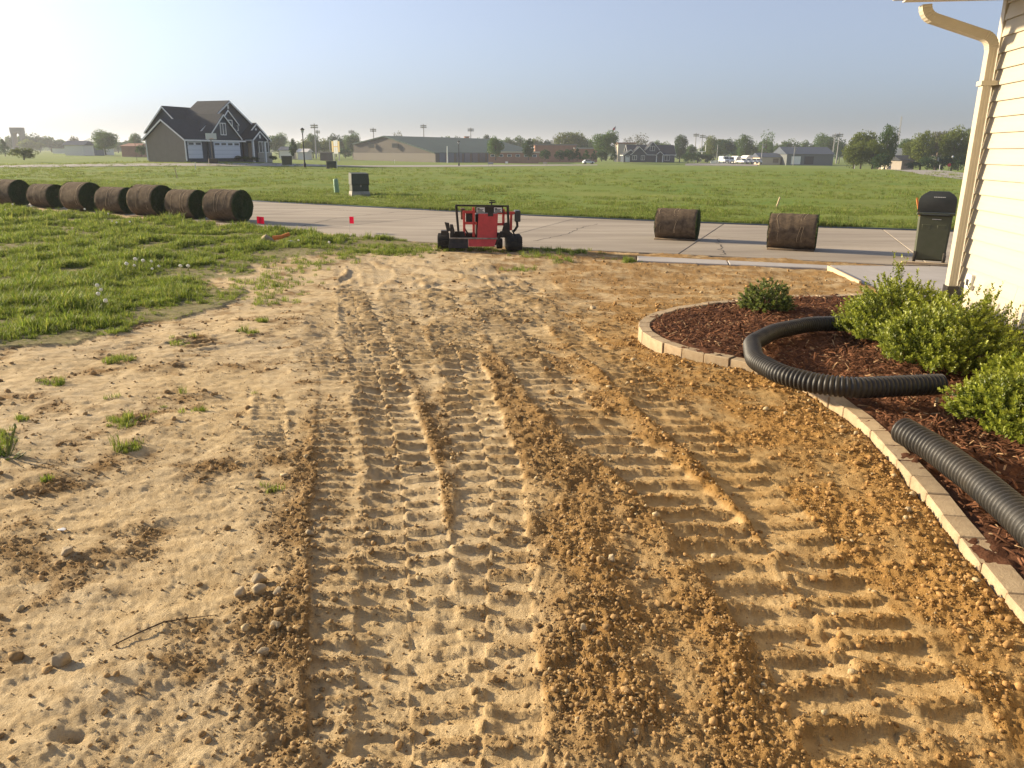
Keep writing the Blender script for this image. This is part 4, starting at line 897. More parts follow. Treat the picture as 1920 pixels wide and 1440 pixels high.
GC = [(.165, .220, .028), (.205, .255, .034), (.120, .180, .024), (.27, .285, .06)]
GD = [(.20, .19, .07), (.085, .135, .02)]
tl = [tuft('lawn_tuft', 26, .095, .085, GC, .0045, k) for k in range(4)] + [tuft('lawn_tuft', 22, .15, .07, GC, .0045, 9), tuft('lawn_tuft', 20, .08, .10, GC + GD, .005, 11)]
n = 90000; r = 5.2 * (40 / 5.2) ** rng.random(n); t = rng.uniform(-.80, .02, n); X, Y = r * np.sin(t), r * np.cos(t)
k = lawn_mask(X, Y) & (Y < ynear(X) - .12); X, Y = X[k], Y[k]
dn = fbm(X, Y, 1.1, 3, 90); ed = lawn_mask(X + .9, Y - .8) & lawn_mask(X + .4, Y - .35); k = rng.random(len(X)) < np.clip(.80 + 1.1 * dn, .10, 1) * np.where(ed, 1, .45); X, Y, dn = X[k], Y[k], dn[k]
h = yard(X, Y, False)[0]; edge_ = ynear(X) - Y; h = np.where(edge_ < .5, np.minimum(h, STREET_Z + .05), h)
din = np.ones(len(X))
for q_ in (.35, .8, 1.4): din = din * np.where(lawn_mask(X + q_ * .75, Y - q_ * .65), 1, .80 if q_ > .5 else .62)
s = din * np.clip(.66 + .75 * dn, .35, 1.25) * rng.uniform(.7, 1.25, len(X)) * (1 + .022 * np.clip(np.hypot(X, Y) - 8, 0, 30))
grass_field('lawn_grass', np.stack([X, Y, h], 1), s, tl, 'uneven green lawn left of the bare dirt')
# thin sprigs: the trampled verge by the machine and isolated tufts on the bare soil
PX = []
for (x, y, w, hh, m_) in [(480, 545, 60, 25, 60), (505, 565, 55, 8, 26), (470, 628, 22, 5, 10), (492, 608, 12, 4, 14), (225, 675, 28, 8, 26), (245, 800, 30, 14, 24), (238, 850, 28, 10, 22), (380, 772, 12, 4, 6), (88, 912, 6, 3, 4), (512, 915, 10, 5, 6), (45, 790, 12, 5, 6), (10, 840, 14, 20, 20), (860, 468, 60, 5, 90), (760, 470, 60, 10, 130), (700, 470, 60, 8, 150), (980, 505, 30, 5, 18), (1055, 490, 25, 4, 14), (1020, 482, 60, 5, 40), (640, 480, 60, 12, 60), (520, 528, 60, 20, 50), (560, 500, 70, 14, 60), (1000, 470, 180, 3, 90), (1080, 474, 40, 3, 30), (1260, 487, 150, 3, 16), (100, 718, 30, 6, 14), (340, 640, 40, 14, 8), (300, 745, 130, 40, 10), (1180, 490, 14, 4, 30), (1700, 505, 60, 3, 8)]:
    for _ in range(m_): PX.append((rng.normal(x, w * .5), rng.normal(y, hh * .5)))
P = np.array([un(x, y)[:2] for x, y in PX]); k = (P[:, 1] < ynear(P[:, 0]) - .05) & ~inpoly(P[:, 0], P[:, 1], CONC); P = P[k]; h = yard(P[:, 0], P[:, 1], False)[0]
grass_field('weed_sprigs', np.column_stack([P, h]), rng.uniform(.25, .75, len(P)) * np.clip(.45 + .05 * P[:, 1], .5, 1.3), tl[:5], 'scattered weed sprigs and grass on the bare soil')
GF = [(.160, .225, .034), (.195, .245, .044), (.130, .195, .030), (.27, .27, .078)]
tf = [tuft('field_tuft', 30, .15, .30, GF, .010, 20 + k, .7) for k in range(5)]
n = 60000; dd_ = 0.15 * (75 / .15) ** rng.random(n); x0 = rng.uniform(-64, 30, n); X = x0 * (1 + dd_ / 30); Y = yfar(x0) + dd_; k = (np.abs(np.arctan2(X, Y)) < .72) & (rng.random(n) < np.clip(.75 + fbm(X, Y, 2.5, 3, 95), .2, 1)); X, Y, dd_ = X[k], Y[k], dd_[k]
s = rng.uniform(.35, .85, len(X)) * (1 + .012 * dd_) * np.clip(.85 + .6 * fbm(X, Y, 3.5, 2, 96), .35, 1.5)
grass_field('field_grass', np.stack([X, Y, gz(X, Y) + .06], 1), s, tf, 'mown green field grass beyond the street')
# dandelion clocks in the lawn
dproto = None
for i, (x, y) in enumerate([(186, 560), (198, 563), (195, 575), (342, 520), (356, 520), (248, 512), (262, 508), (270, 511), (284, 506), (291, 515), (240, 516), (60, 392), (28, 390), (12, 394), (160, 402), (210, 420), (222, 424), (243, 425), (205, 405), (462, 400), (560, 462), (623, 466), (190, 590), (300, 512)]):
    p = un(x, y + 8); z0 = float(yard(np.array([p[0]]), np.array([p[1]]), False)[0][0])
    if dproto is None:
        dproto = thing('dandelion', 'dandelion seed head on a thin stalk in the lawn', 'dandelion', (0, 0, 0), 0, 'dandelion clocks in the lawn')
        MB().tube([(0, 0, -.02), (.01, 0, .10), (.0, .01, .20)], .003, 5).build('stalk', M['stalk'], dproto)
        V, F_ = ico(2); V = V * (1 + .18 * rng.uniform(-1, 1, (len(V), 1))) * .024; V[:, 2] += .215; mesh_np('seed_head', V, F_, M['puff'], dproto); o = dproto
    else: o = copy_tree(dproto)
    o.location = (p[0], p[1], z0); o.rotation_euler = (rng.normal(0, .15), rng.normal(0, .15), rng.uniform(0, 6)); o.scale = (rng.uniform(.8, 1.3),) * 3
# broad-leaved weed at the left edge
p = un(14, 868); wd = thing('weed', 'leafy weed with seed stalks at the left edge of the dirt', 'weed', (p[0], p[1], .0), 0)
n = 60; az = rng.uniform(0, 6.28, n); D = np.stack([np.cos(az), np.sin(az), rng.uniform(.2, .9, n)], 1); D /= np.linalg.norm(D, axis=1)[:, None]; Ls = rng.uniform(.07, .16, n); V, F_ = leaf_cloud(rng.normal(0, .02, (n, 3)) * np.array([1, 1, .2]), D, np.tile([0, 0, 1.], (n, 1)), Ls, Ls * .22)
o = mesh_np('leaves', V, F_, M['grass'], wd); set_col(o, np.repeat(np.array([[.10, .15, .025]]) * rng.uniform(.7, 1.3, (n, 1)), 4, 0))
b = MB()
for i in range(9):
    a = rng.uniform(0, 6.28); l = rng.uniform(.02, .09); zz = rng.uniform(.12, .22); b.tube([(0, 0, 0), (l * math.cos(a), l * math.sin(a), zz)], .003, 4); b.lathe([(.0, zz - .01), (.009, zz), (0, zz + .014)], 6, Matrix.Translation((l * math.cos(a), l * math.sin(a), 0)))
b.build('seed_stalks', M['stalk'], wd)

# ------------------------------------------------------------------ far side: houses
def gable(par, x0, x1, y0, y1, ze, zr, axis, wm, rm, over=.4, z0=-1.2, th=.16, fascia=True, wall=True):
    """block with a gable roof; ridge along 'x' or 'y'"""
    if axis == 'x': P = [(0, y0, z0), (0, y1, z0), (0, y1, ze), (0, (y0 + y1) / 2, zr), (0, y0, ze)]; a, b = (x0, 0, 0), (x1, 0, 0)
    else: P = [(x0, 0, z0), (x1, 0, z0), (x1, 0, ze), ((x0 + x1) / 2, 0, zr), (x0, 0, ze)]; a, b = (0, y0, 0), (0, y1, 0)
    if wall: MB().prism(P, a, b).build('wall', wm, par)
    r = MB(); f = MB(); hw = ((y1 - y0) if axis == 'x' else (x1 - x0)) / 2; sl = (zr - ze) / hw; mid = (y0 + y1) / 2 if axis == 'x' else (x0 + x1) / 2
    zl = ze - sl * over
    e0, e1 = ((x0, x1) if axis == 'x' else (y0, y1)); e0 -= over; e1 += over
    q = lambda u, e, z: (e, u, z) if axis == 'x' else (u, e, z)
    for s in (-1, 1):
        ue = mid + s * (hw + over)
        r.hexa([q(mid, e0, zr + .03), q(mid, e1, zr + .03), q(ue, e1, zl + .03), q(ue, e0, zl + .03)], [q(mid, e0, zr + .03 + th), q(mid, e1, zr + .03 + th), q(ue, e1, zl + .03 + th), q(ue, e0, zl + .03 + th)])
        if fascia:
            for e, sg in ((e0, -1), (e1, 1)): f.hexa([q(mid, e + sg * .01, zr - .10), q(mid, e + sg * .06, zr - .10), q(ue, e + sg * .06, zl - .10), q(ue, e + sg * .01, zl - .10)], [q(mid, e + sg * .01, zr + .12), q(mid, e + sg * .06, zr + .12), q(ue, e + sg * .06, zl + .12), q(ue, e + sg * .01, zl + .12)])
            f.hexa([q(ue + s * .01, e0, zl - .08), q(ue + s * .01, e1, zl - .08), q(ue + s * .07, e1, zl - .08), q(ue + s * .07, e0, zl - .08)], [q(ue + s * .01, e0, zl + .12), q(ue + s * .01, e1, zl + .12), q(ue + s * .07, e1, zl + .12), q(ue + s * .07, e0, zl + .12)])
    ro = r.build('roof', rm, par)
    if fascia: f.build('fascia', M['white'], ro)
    return ro
def window(par, x0, x1, z0, z1, y, mull=1):
    w = MB(); t = .10
    w.box(x0 - t, x1 + t, y - .07, y - .01, z0 - t, z0).box(x0 - t, x1 + t, y - .07, y - .01, z1, z1 + t).box(x0 - t, x0, y - .072, y - .01, z0, z1).box(x1, x1 + t, y - .072, y - .01, z0, z1)
    for i in range(mull): xm = x0 + (x1 - x0) * (i + 1) / (mull + 1); w.box(xm - .05, xm + .05, y - .068, y - .01, z0, z1)
    o = w.build('window', M['white'], par); MB().box(x0, x1, y - .03, y - .005, z0, z1).build('pane', M['glass'], o); return o
def garage_door(par, x0, x1, h, y, n):
    o = MB().box(x0, x1, y - .06, y - .01, 0, h * .25 - .02).box(x0, x1, y - .06, y - .01, h * .25, h * .5 - .02).box(x0, x1, y - .06, y - .01, h * .5, h * .75 - .02).box(x0, x1, y - .06, y - .01, h * .75, h).build('garage_door', M['garage'], par)
    for i in range(n): a = x0 + (x1 - x0) * (i + .15) / n; MB().box(a, a + (x1 - x0) / n * .7, y - .066, y - .058, h * .80, h * .93).build('pane', M['glass'], o)
P0 = at(350, 297, 104)
h1 = thing('house', 'large dark slate house with taupe side wall and two white garage doors', 'house', P0, math.atan2(.923, .385))
S_, R__ = M['slate'], M['roof_dark']
gable(h1, 0, 10.5, 0, 6.6, 2.5, 4.75, 'x', S_, R__)
MB().prism([(-.05, .05, -1), (-.05, 6.55, -1), (-.05, 6.55, 2.5), (-.05, 3.3, 4.65), (-.05, .05, 2.5)], (0, 0, 0), (.04, 0, 0)).build('taupe_gable_wall', M['taupe'], h1)
gable(h1, 4.6, 12.5, 4.2, 11.0, 3.6, 6.6, 'x', S_, R__)
gable(h1, 2.8, 17.6, 1.6, 6.6, 2.5, 7.5, 'y', S_, R__)
gable(h1, 3.8, 9.8, -.3, 4.0, 2.7, 5.6, 'y', S_, R__, over=.25)
gable(h1, 7.4, 10.9, .9, 5.0, 4.6, 6.3, 'y', S_, R__, over=.2)
gable(h1, 11.8, 17.4, .8, 5.0, 2.5, 4.7, 'y', S_, R__, over=.2)
gable(h1, 11.7, 14.6, -1.0, 2.5, 2.5, 3.6, 'y', S_, R__, over=.15, z0=2.3)
garage_door(h1, .35, 2.85, 2.12, 0, 2); garage_door(h1, 4.7, 9.7, 2.12, -.3, 4)
window(h1, 6.3, 7.2, 3.1, 4.5, -.3); window(h1, 8.1, 9.9, 3.5, 5.0, .9); window(h1, 11.0, 11.8, 3.8, 4.6, 1.6, 0); window(h1, 15.0, 17.0, .8, 2.2, .8, 2); window(h1, 10.3, 11.0, .8, 2.2, 1.6, 0)
for x in (11.9, 14.4): MB().box(x - .12, x + .12, -.9, -.66, -.8, 2.3).build('porch_post', M['white'], h1)
MB().box(12.6, 13.6, .72, .79, .0, 2.1).build('front_door', M['pole_wood'], h1)
MB().box(14.6, 17.65, .70, .78, -1, .75).build('stone_base', M['pad'], h1)
for x, z, y in ((10.2, 6.9, 1.56), (14.6, 3.9, .76), (13.15, 3.0, -1.06)): MB().box(x - .15, x + .15, y - .04, y + .0, z - .3, z + .2).build('gable_vent', M['white'], h1)
MB().box(-.12, .0, -.12, .0, -.3, 2.3).build('downspout', M['white'], h1); MB().box(-.12, .0, 6.6, 6.72, -.3, 2.3).build('downspout', M['white'], h1)
def gpoly(name, px, m, dz=.09, kind='structure', n=14):
    """a thin ground sheet with real thickness laid on the terrain; px pairs: (near edge pts),(far edge pts)"""
    a, b_ = [[un(x, y) for x, y in L_] for L_ in px]; a = smooth_path(a, n); b_ = smooth_path(b_, n); T_ = np.linspace(0, 1, 4)[:, None, None]
    Q = a[None] * (1 - T_) + b_[None] * T_; Z = gz(Q[..., 0], Q[..., 1]) + dz
    return sheet(name, Q[..., 0], Q[..., 1], Z, m, kind)
gpoly('far_road', ([(-60, 315.5), (200, 313), (480, 313.5), (700, 314), (960, 312.5), (1120, 310.5)], [(-60, 311), (200, 309.5), (480, 310), (700, 311), (960, 309.5), (1120, 308.6)]), M['asphalt'], n=40)
gpoly('driveway', ([(500, 311), (512, 309.5)], [(396, 299), (436, 299)]), M['asphalt'], .10)
gpoly('side_road', ([(1655, 318), (1720, 328), (1800, 338), (1860, 344)], [(1662, 313), (1720, 319), (1800, 327), (1860, 333)]), M['asphalt'], n=24)
gpoly('far_lot', ([(1285, 311), (1420, 312)], [(1285, 307.5), (1420, 308)]), M['asphalt'], .12)

P2 = at(1170, 303.5, 308); h2 = thing('house', 'dark house with white trimmed gables beyond the middle of the field', 'house', P2, math.radians(2))
gable(h2, 2, 20, 2, 11, 2.9, 6.2, 'x', S_, R__); gable(h2, 0, 5.2, 1.0, 8, 2.6, 4.4, 'y', S_, R__, over=.3); gable(h2, 2.8, 8.6, .2, 8, 2.9, 5.6, 'y', S_, R__, over=.3); gable(h2, 8.8, 13.4, 1.6, 6, 4.9, 7.4, 'y', S_, R__, over=.4); gable(h2, 12.4, 15.2, .2, 4, 2.7, 3.9, 'y', S_, R__, over=.2, z0=2.5)
garage_door(h2, .6, 2.4, 2.2, 1.0, 1)
for x0_, x1_, z0_, z1_, y_ in ((3.3, 4.8, .8, 2.3, .2), (6.6, 7.9, .8, 2.3, .2), (9.4, 11.4, .7, 2.4, 2), (10.2, 11.9, 4.2, 5.8, 1.6), (16, 18, .7, 2.3, 2)): window(h2, x0_, x1_, z0_, z1_, y_)
for x in (12.6, 15.0): MB().box(x - .15, x + .15, .3, .6, -.6, 2.5).build('porch_post', M['white'], h2)

# gym with a lopsided gable and green roof
gy_ = thing('gymnasium', 'long tan gymnasium with a low green metal roof', 'building', at(817, 299, 290))
O = Vector(gy_.location)
A = [at(663, 294, 318) - O, at(817, 301, 290) - O, at(817, 288.5, 290) - O, at(722, 257, 308) - O, at(663, 272, 318) - O]
E_ = Vector((52, 78, 0)).normalized() * 72; A[0].z = A[1].z = -2
MB().prism(A, (0, 0, 0), E_).build('wall', M['gym_wall'], gy_)
for a, b_, nm in ((3, 2, 'roof'), (4, 3, 'roof')):
    o_ = (Vector((0, 0, .1)), Vector((0, 0, .5))); dv = -E_.normalized() * .8
    MB().hexa([A[a] + o_[0] + dv, A[b_] + o_[0] + dv, A[b_] + E_ + o_[0], A[a] + E_ + o_[0]], [A[a] + o_[1] + dv, A[b_] + o_[1] + dv, A[b_] + E_ + o_[1], A[a] + E_ + o_[1]]).build(nm, M['gym_roof'], gy_)
dn_ = -(E_.normalized()) * .15; zb = Vector((0, 0, 1)); 
MB().hexa([A[0] + dn_, A[1] + dn_, A[1] + dn_ * .2, A[0] + dn_ * .2], [Vector((A[0].x, A[0].y, 2.1)) + dn_, Vector((A[1].x, A[1].y, 2.1)) + dn_, Vector((A[1].x, A[1].y, 2.1)) + dn_ * .2, Vector((A[0].x, A[0].y, 2.1)) + dn_ * .2]).build('masonry_base', M['gym_base'], gy_)
ea = E_.normalized(); sd = Vector((ea.y, -ea.x, 0))
for i in range(14):
    a = A[1] + ea * (2 + i * 5) + sd * .05; MB().hexa([a, a + ea * 3.4, a + ea * 3.4 + sd * .2, a + sd * .2], [Vector((*p.xy, 2.3)) for p in (a, a + ea * 3.4, a + ea * 3.4 + sd * .2, a + sd * .2)]).build('wall_panel', M['blue_wall'], gy_)
for x, y, D in ((697, 273, 311.5), (741, 273, 303.5)): c = at(x, y, D) - O; MB().box(c.x - 1.1, c.x + 1.1, c.y - .9, c.y - .4, c.z - .8, c.z + .8).build('wall_vent', M['gym_base'], gy_)
def block(name, label, x0, x1, yb, yt, D, depth, m, cat='building', wins=0, rm=None, hip=0, tz=0):
    a, b_ = at(x0, yb, D), at(x1, yb, D); h = at((x0 + x1) / 2, yt, D).z - a.z; w = b_.x - a.x
    t = thing(name, label, cat, a); MB().box(0, w, 0, depth, -2.5, h).build('wall', m, t)
    if rm and hip: MB().add([(-.5, -.5, h), (w + .5, -.5, h), (w + .5, depth + .5, h), (-.5, depth + .5, h), (w * .0 - .5 + (0 if hip == 1 else w * .2), depth / 2, h + tz), (w + .5 - (0 if hip == 1 else w * .2), depth / 2, h + tz)], [(0, 1, 2, 3), (0, 1, 5, 4), (2, 3, 4, 5), (1, 2, 5), (3, 0, 4)]).build('roof', rm, t)
    elif rm: MB().box(-.4, w + .4, -.4, depth + .4, h + .01, h + .5).build('roof', rm, t)
    for i in range(wins):
        xx = w * (i + .25) / wins; o = MB().box(xx, xx + w / wins * .5, -.12, -.02, h * .35, h * .75).build('window', M['white'], t); MB().box(xx + .15, xx + w / wins * .5 - .15, -.16, -.11, h * .38, h * .72).build('pane', M['glass'], o)
    return t, w, h
block('school_wing', 'low brick school wing right of the gymnasium', 916, 1010, 298, 286.5, 300, 14, M['brick_far'], wins=6, rm=M['beige'])
block('school_wing', 'taller pale brick school block behind the evergreen row', 1003, 1080, 292, 272.5, 330, 20, M['brick_far'], wins=0, rm=M['gym_base'])
block('school_wing', 'brick school block behind the big round tree', 1078, 1120, 292, 279, 325, 14, M['brick_far'], rm=M['pad'])
block('school_wing', 'tan brick block above the dark house roof', 1158, 1190, 292, 269.5, 345, 12, M['beige'], rm=M['brick_far'])
block('school_wing', 'small white roofed annex at the gymnasium end', 862, 890, 296, 271.5, 372, 10, M['gym_roof'], rm=M['white'])
ck = at(875.5, 290, 368); tag(MB().lathe([(1.35, -2), (1.2, at(875, 257, 368).z - ck.z), (1.35, at(875, 256, 368).z - ck.z + .1)], 14).build('chimney_stack', M['brick_far']), 'round tan brick chimney stack behind the gymnasium', 'chimney').location = ck
# far left buildings
t, w, h = block('white_shed', 'small white shed with grey roof at far left', 122, 158, 286, 272, 300, 7, M['tent'], rm=M['shed_roof'], hip=1, tz=1.6)
block('long_shed', 'long low pale building left of the white shed', 98, 122, 283, 278, 380, 6, M['tent'], rm=M['gym_base'])
block('long_shed', 'low bluish building right of the white shed', 158, 178, 286, 277, 310, 7, M['blue_wall'], rm=M['shed_roof'])
block('long_shed', 'low white building left of the brick one', 180, 200, 284, 278, 330, 6, M['tent'], rm=M['gym_base'])
block('brick_building', 'small orange brick building just left of the big dark house', 228, 266, 285, 274, 290, 8, M['brick_far'], rm=M['brick_far'], hip=2, tz=1)
block('far_house', 'white far house glimpsed right of the big dark house', 524, 546, 291, 282, 300, 8, M['tent'], rm=M['shed_roof'], hip=1, tz=1.4)
block('far_house', 'small white far house beside the black street lamp', 558, 575, 291, 285, 300, 8, M['tent'], rm=M['tent'], hip=1, tz=1.2)
block('dugout', 'low dark dugout shelter by the ball field', 600, 618, 293, 287, 280, 5, M['ground_dark'], 'shelter', rm=M['gym_base'])
at_ = at(35, 283, 520); ar = thing('stone_arch', 'tall stone gateway with a round arch on the far left hill', 'arch', at_)
s_ = 1 / ppm(35, 260, 520); W2, H2 = 10 * s_, 41 * s_
MB().box(-W2, -W2 * .55, 0, 4, -4, H2).box(W2 * .55, W2, 0, 4, -4, H2).box(-W2 * 1.05, W2 * 1.05, -.2, 4.2, H2 - 3, H2 + .3).build('pylon', M['taupe'], ar)
b = MB(); n_ = 10; ra = W2 * .56; zc = H2 - 3 - ra * .9
for i in range(n_):
    a0, a1 = PI * i / n_, PI * (i + 1) / n_; b.add([(ra * math.cos(a), y, z_) for a in (a0, a1) for y in (.1, 3.9) for z_ in (zc + ra * math.sin(a), H2 - 2.9)], [(0, 1, 3, 2), (4, 6, 7, 5), (0, 4, 5, 1), (2, 3, 7, 6), (0, 2, 6, 4), (1, 5, 7, 3)])
b.build('arch_ring', M['taupe'], ar)
# sheds and tents at right
t, w, h = block('metal_shed', 'long dark metal shed with white and black doors', 1474, 1561, 308, 289, 300, 16, M['shed_dark'], rm=M['shed_roof'], hip=1, tz=2.6)
MB().box(w * .10, w * .30, -.1, -.02, 0, h * .78).build('shed_door', M['white'], t); MB().box(w * .38, w * .58, -.1, -.02, 0, h * .78).build('shed_door', M['dark_ink'], t)
t, w, h = block('metal_shed', 'small beige shed left of the long dark one', 1424, 1463, 305, 295, 305, 10, M['beige'], rm=M['shed_roof'], hip=1, tz=1.6); MB().box(w * .64, w * .9, -.1, -.02, 0, h * .8).build('shed_door', M['pole_wood'], t)
for x0_, x1_, yt, lb in ((1379, 1391, 292.5, 'narrow tan hoop shelter beside the parked trucks'), (1397, 1417, 291, 'wide white hoop shelter behind the parked trucks')):
    a = at((x0_ + x1_) / 2, 305, 315); hw = (x1_ - x0_) / 2 / ppm(1400, 300, 315); hh = at(1400, yt, 315).z - a.z; t = thing('hoop_shelter', lb, 'shelter', a)
    MB().prism([(hw * math.cos(q), 0, hh * math.sin(q) ** .8) for q in np.linspace(0, PI, 14)], (0, 0, 0), (0, 9, 0)).build('cover', M['tent'], t); MB().prism([(hw * .8 * math.cos(q), 0, hh * .8 * math.sin(q)) for q in np.linspace(0, PI, 10)], (0, -.1, 0), (0, -.02, 0)).build('end_panel', M['beige'] if hw < 2 else M['white'], t)
t, w, h = block('far_house', 'white roofed house half hidden by trees at right', 1668, 1700, 313, 300, 215, 8, M['beige'], rm=M['tent'], hip=1, tz=3.0)
block('far_house', 'taupe house with low gable beside the trees at right', 1690, 1712, 311, 301, 205, 8, M['taupe'], rm=M['roof_dark'], hip=1, tz=1.3)
block('long_fence', 'low white fence by the parked trucks', 1332, 1380, 305.5, 300.5, 322, .3, M['white'], 'fence')

# ------------------------------------------------------------------ vehicles
def vehicle(label, x, y, D, rz, van=False, scale=1, cat='pickup', name='parked_pickup', group=None):
    t = thing(name, label, cat, at(x, y, D), rz, group, scale)
    if van: prof = [(-3, .5), (3.0, .5), (3.0, 1.3), (2.3, 1.5), (1.7, 2.5), (-3, 2.6)]; gl = [(1.75, 1.6), (2.25, 1.55), (1.72, 2.35), (1.3, 2.35), (1.3, 1.6)]
    elif cat == 'car': prof = [(-2.1, .35), (2.1, .35), (2.15, .75), (1.2, .9), (.5, 1.42), (-1.2, 1.45), (-2.0, .95)]; gl = [(1.0, .95), (.45, 1.35), (-1.15, 1.37), (-1.7, .97)]
    else: prof = [(-2.7, .55), (2.7, .55), (2.7, 1.1), (1.4, 1.2), (.8, 1.85), (-.6, 1.85), (-.75, 1.2), (-2.7, 1.2)]; gl = [(1.2, 1.25), (.75, 1.75), (-.55, 1.75), (-.6, 1.25)]
    w = 1.15 if van else .9
    MB().prism([(a, 0, b_) for a, b_ in prof], (0, -w, 0), (0, w, 0)).build('body', M['car_white'], t, bevel=.08)
    MB().prism([(a, 0, b_) for a, b_ in gl], (0, -w - .02, 0), (0, w + .02, 0)).build('side_windows', M['glass'], t)
    a, b_ = (((2.32, 1.52), (1.76, 2.42)) if van else ((1.15, .95), (.52, 1.38)) if cat == 'car' else ((1.38, 1.24), (.84, 1.8)))
    MB().hexa([(a[0], -w * .85, a[1]), (a[0], w * .85, a[1]), (a[0] + .05, w * .85, a[1]), (a[0] + .05, -w * .85, a[1])], [(b_[0], -w * .8, b_[1]), (b_[0], w * .8, b_[1]), (b_[0] + .05, w * .8, b_[1]), (b_[0] + .05, -w * .8, b_[1])]).build('windscreen', M['glass'], t)
    MB().box(prof[1][0] - .05, prof[1][0] + .06, -w * .55, w * .55, .65, 1.0 if van else .85).build('grille', M['dark_ink'], t)
    for x_ in (-1.75, 1.75) if not cat == 'car' else (-1.3, 1.35):
        for s in (-1, 1): MB().lathe([(.0, -.12), (.3, -.12), (.37, -.08), (.37, .08), (.3, .12), (.0, .12)], 14, Matrix.Translation((x_, s * (w - .05), .37)) @ Matrix.Rotation(PI / 2, 4, 'X')).build('wheel', M['rubber'], t)
vehicle('white car driving on the far road left of the dark house', 1103, 307.5, 291, math.radians(12), cat='car', name='car')
vehicle('white box van parked left, facing the field', 1357.5, 305.5, 310, math.radians(-80), True, .95, 'van', 'parked_van')
vehicle('second white box van, right of the first', 1367.5, 305.8, 310, math.radians(-84), True, .92, 'van', 'parked_van')
for i, (x, lb) in enumerate([(1391, 'white pickup in front of the tan hoop shelter'), (1401, 'white pickup left of centre before the white hoop shelter'), (1411, 'white pickup right of centre before the white hoop shelter'), (1420, 'white pickup at the right end of the parked row')]):
    vehicle(lb, x, 307.2, 300, math.radians(-75 - 4 * i), scale=.98)

# ------------------------------------------------------------------ poles, lamps, signs
def street_lamp(x, y, D, label):
    t = thing('street_lamp', label, 'street lamp', at(x, y, D)); h = 4.5
    MB().lathe([(.16, -.4), (.16, .35), (.09, .5), (.06, h - .75), (.10, h - .7), (.05, h - .62)], 10).build('post', M['lamp_black'], t)
    MB().lathe([(.08, h - .60), (.20, h - .28), (.20, h - .22)], 8).build('lantern', M['lamp_glass'], t); MB().lathe([(.30, h - .22), (.22, h - .10), (.05, h), (0, h + .05)], 10).build('cap', M['lamp_black'], t)
    for i in range(4): a = PI / 4 + i * PI / 2; MB().bar((.09 * math.cos(a), .09 * math.sin(a), h - .6), (.21 * math.cos(a), .21 * math.sin(a), h - .22), .025).build('lantern_rib', M['lamp_black'], t)
street_lamp(571.5, 311.5, 99, 'black street lamp standing before the scoreboard'); street_lamp(860.5, 311, 150, 'black street lamp in front of the gymnasium')
def field_light(x, yb, yt, D, label, w=1.3, rows=2):
    a = at(x, yb, D); h = at(x, yt, D).z - a.z; t = thing('field_light', label, 'floodlight', a)
    MB().lathe([(.28, -1), (.16, h)], 8).build('mast', M['pole_grey'], t)
    for r in range(rows): MB().box(-w, w, -.08, .08, h - .7 - r * .7, h - .6 - r * .7).build('crossarm', M['pole_grey'], t); 
    for r in range(rows):
        for i in range(4): xx = -w + .25 + i * (2 * w - .5) / 3; MB().lathe([(.12, 0), (.34, .3), (.34, .36)], 8, Matrix.Translation((xx, -.1, h - .55 - r * .7)) @ Matrix.Rotation(math.radians(120), 4, 'X')).build('lamp_head', M['pole_grey'], t)
for a in ((593, 292, 231.5, 300, 'tall floodlight mast left of the scoreboard'), (597.5, 290, 243, 380, 'fainter floodlight mast just behind the tall one by the scoreboard'), (661.5, 290, 243, 380, 'faint floodlight mast at the left end of the gymnasium'), (702, 290, 239.5, 360, 'floodlight mast above the left slope of the gymnasium roof'), (795.5, 290, 232.5, 360, 'floodlight mast above the ridge of the gymnasium roof'), (883, 290, 239, 360, 'floodlight mast right of the brick chimney stack'),
          (1302, 300, 249, 380, 'left of three floodlight masts right of the dark house'), (1314, 300, 251.5, 380, 'middle of three floodlight masts right of the dark house'), (1325, 300, 254, 380, 'right of three floodlight masts right of the dark house'), (1560, 302, 250, 330, 'left floodlight mast at the end of the dark shed'), (1568, 302, 248.5, 330, 'right floodlight mast at the end of the dark shed')): field_light(*a)
def pole(x, yb, yt, D, label, r=.14, m='pole_wood', arm=True, name='utility_pole', cat='pole'):
    a = at(x, yb, D); h = at(x, yt, D).z - a.z; t = thing(name, label, cat, a); MB().lathe([(r * 1.2, -1), (r * .8, h)], 8).build('shaft', M[m], t)
    if arm: MB().box(-1.1, 1.1, -.08, .08, h - .8, h - .62).build('crossarm', M[m], t); MB().lathe([(.25, h - 2.0), (.25, h - 1.1)], 8, Matrix.Translation((.35, 0, 0))).build('transformer_can', M['pole_grey'], t)
pole(1427, 305, 267, 300, 'utility pole with can beside the small beige shed', m='pole_grey'); pole(1487, 308, 273, 296, 'utility pole in front of the long dark shed', m='pole_grey'); pole(1343.5, 303, 271, 318, 'bare grey pole left of the parked vans', arm=False, m='pole_grey'); pole(619.5, 294, 261, 300, 'bare pale pole left of the scoreboard', arm=False, m='pole_grey', r=.2); pole(839, 300, 274, 270, 'slim white pole before the gymnasium wall', .18, 'white', False)
pole(1753, 317, 286, 190, 'wooden utility pole with T bracket among the right hand trees', .2, 'pole_wood'); pole(1749, 326, 310, 170, 'short dark post beside the side road', .10, 'ground_dark', False, 'post', 'post')
a = at(1679, 300, 420); h = at(1685, 218, 420).z - a.z; t = thing('radio_mast', 'thin lattice radio mast rising above the right hand trees', 'mast', a)
for i in range(3): q = i * 2.094; MB().tube([(.7 * math.cos(q), .7 * math.sin(q), 0), (.25 * math.cos(q), .25 * math.sin(q), h)], .09, 5).build('leg', M['pole_grey'], t)
b = MB()
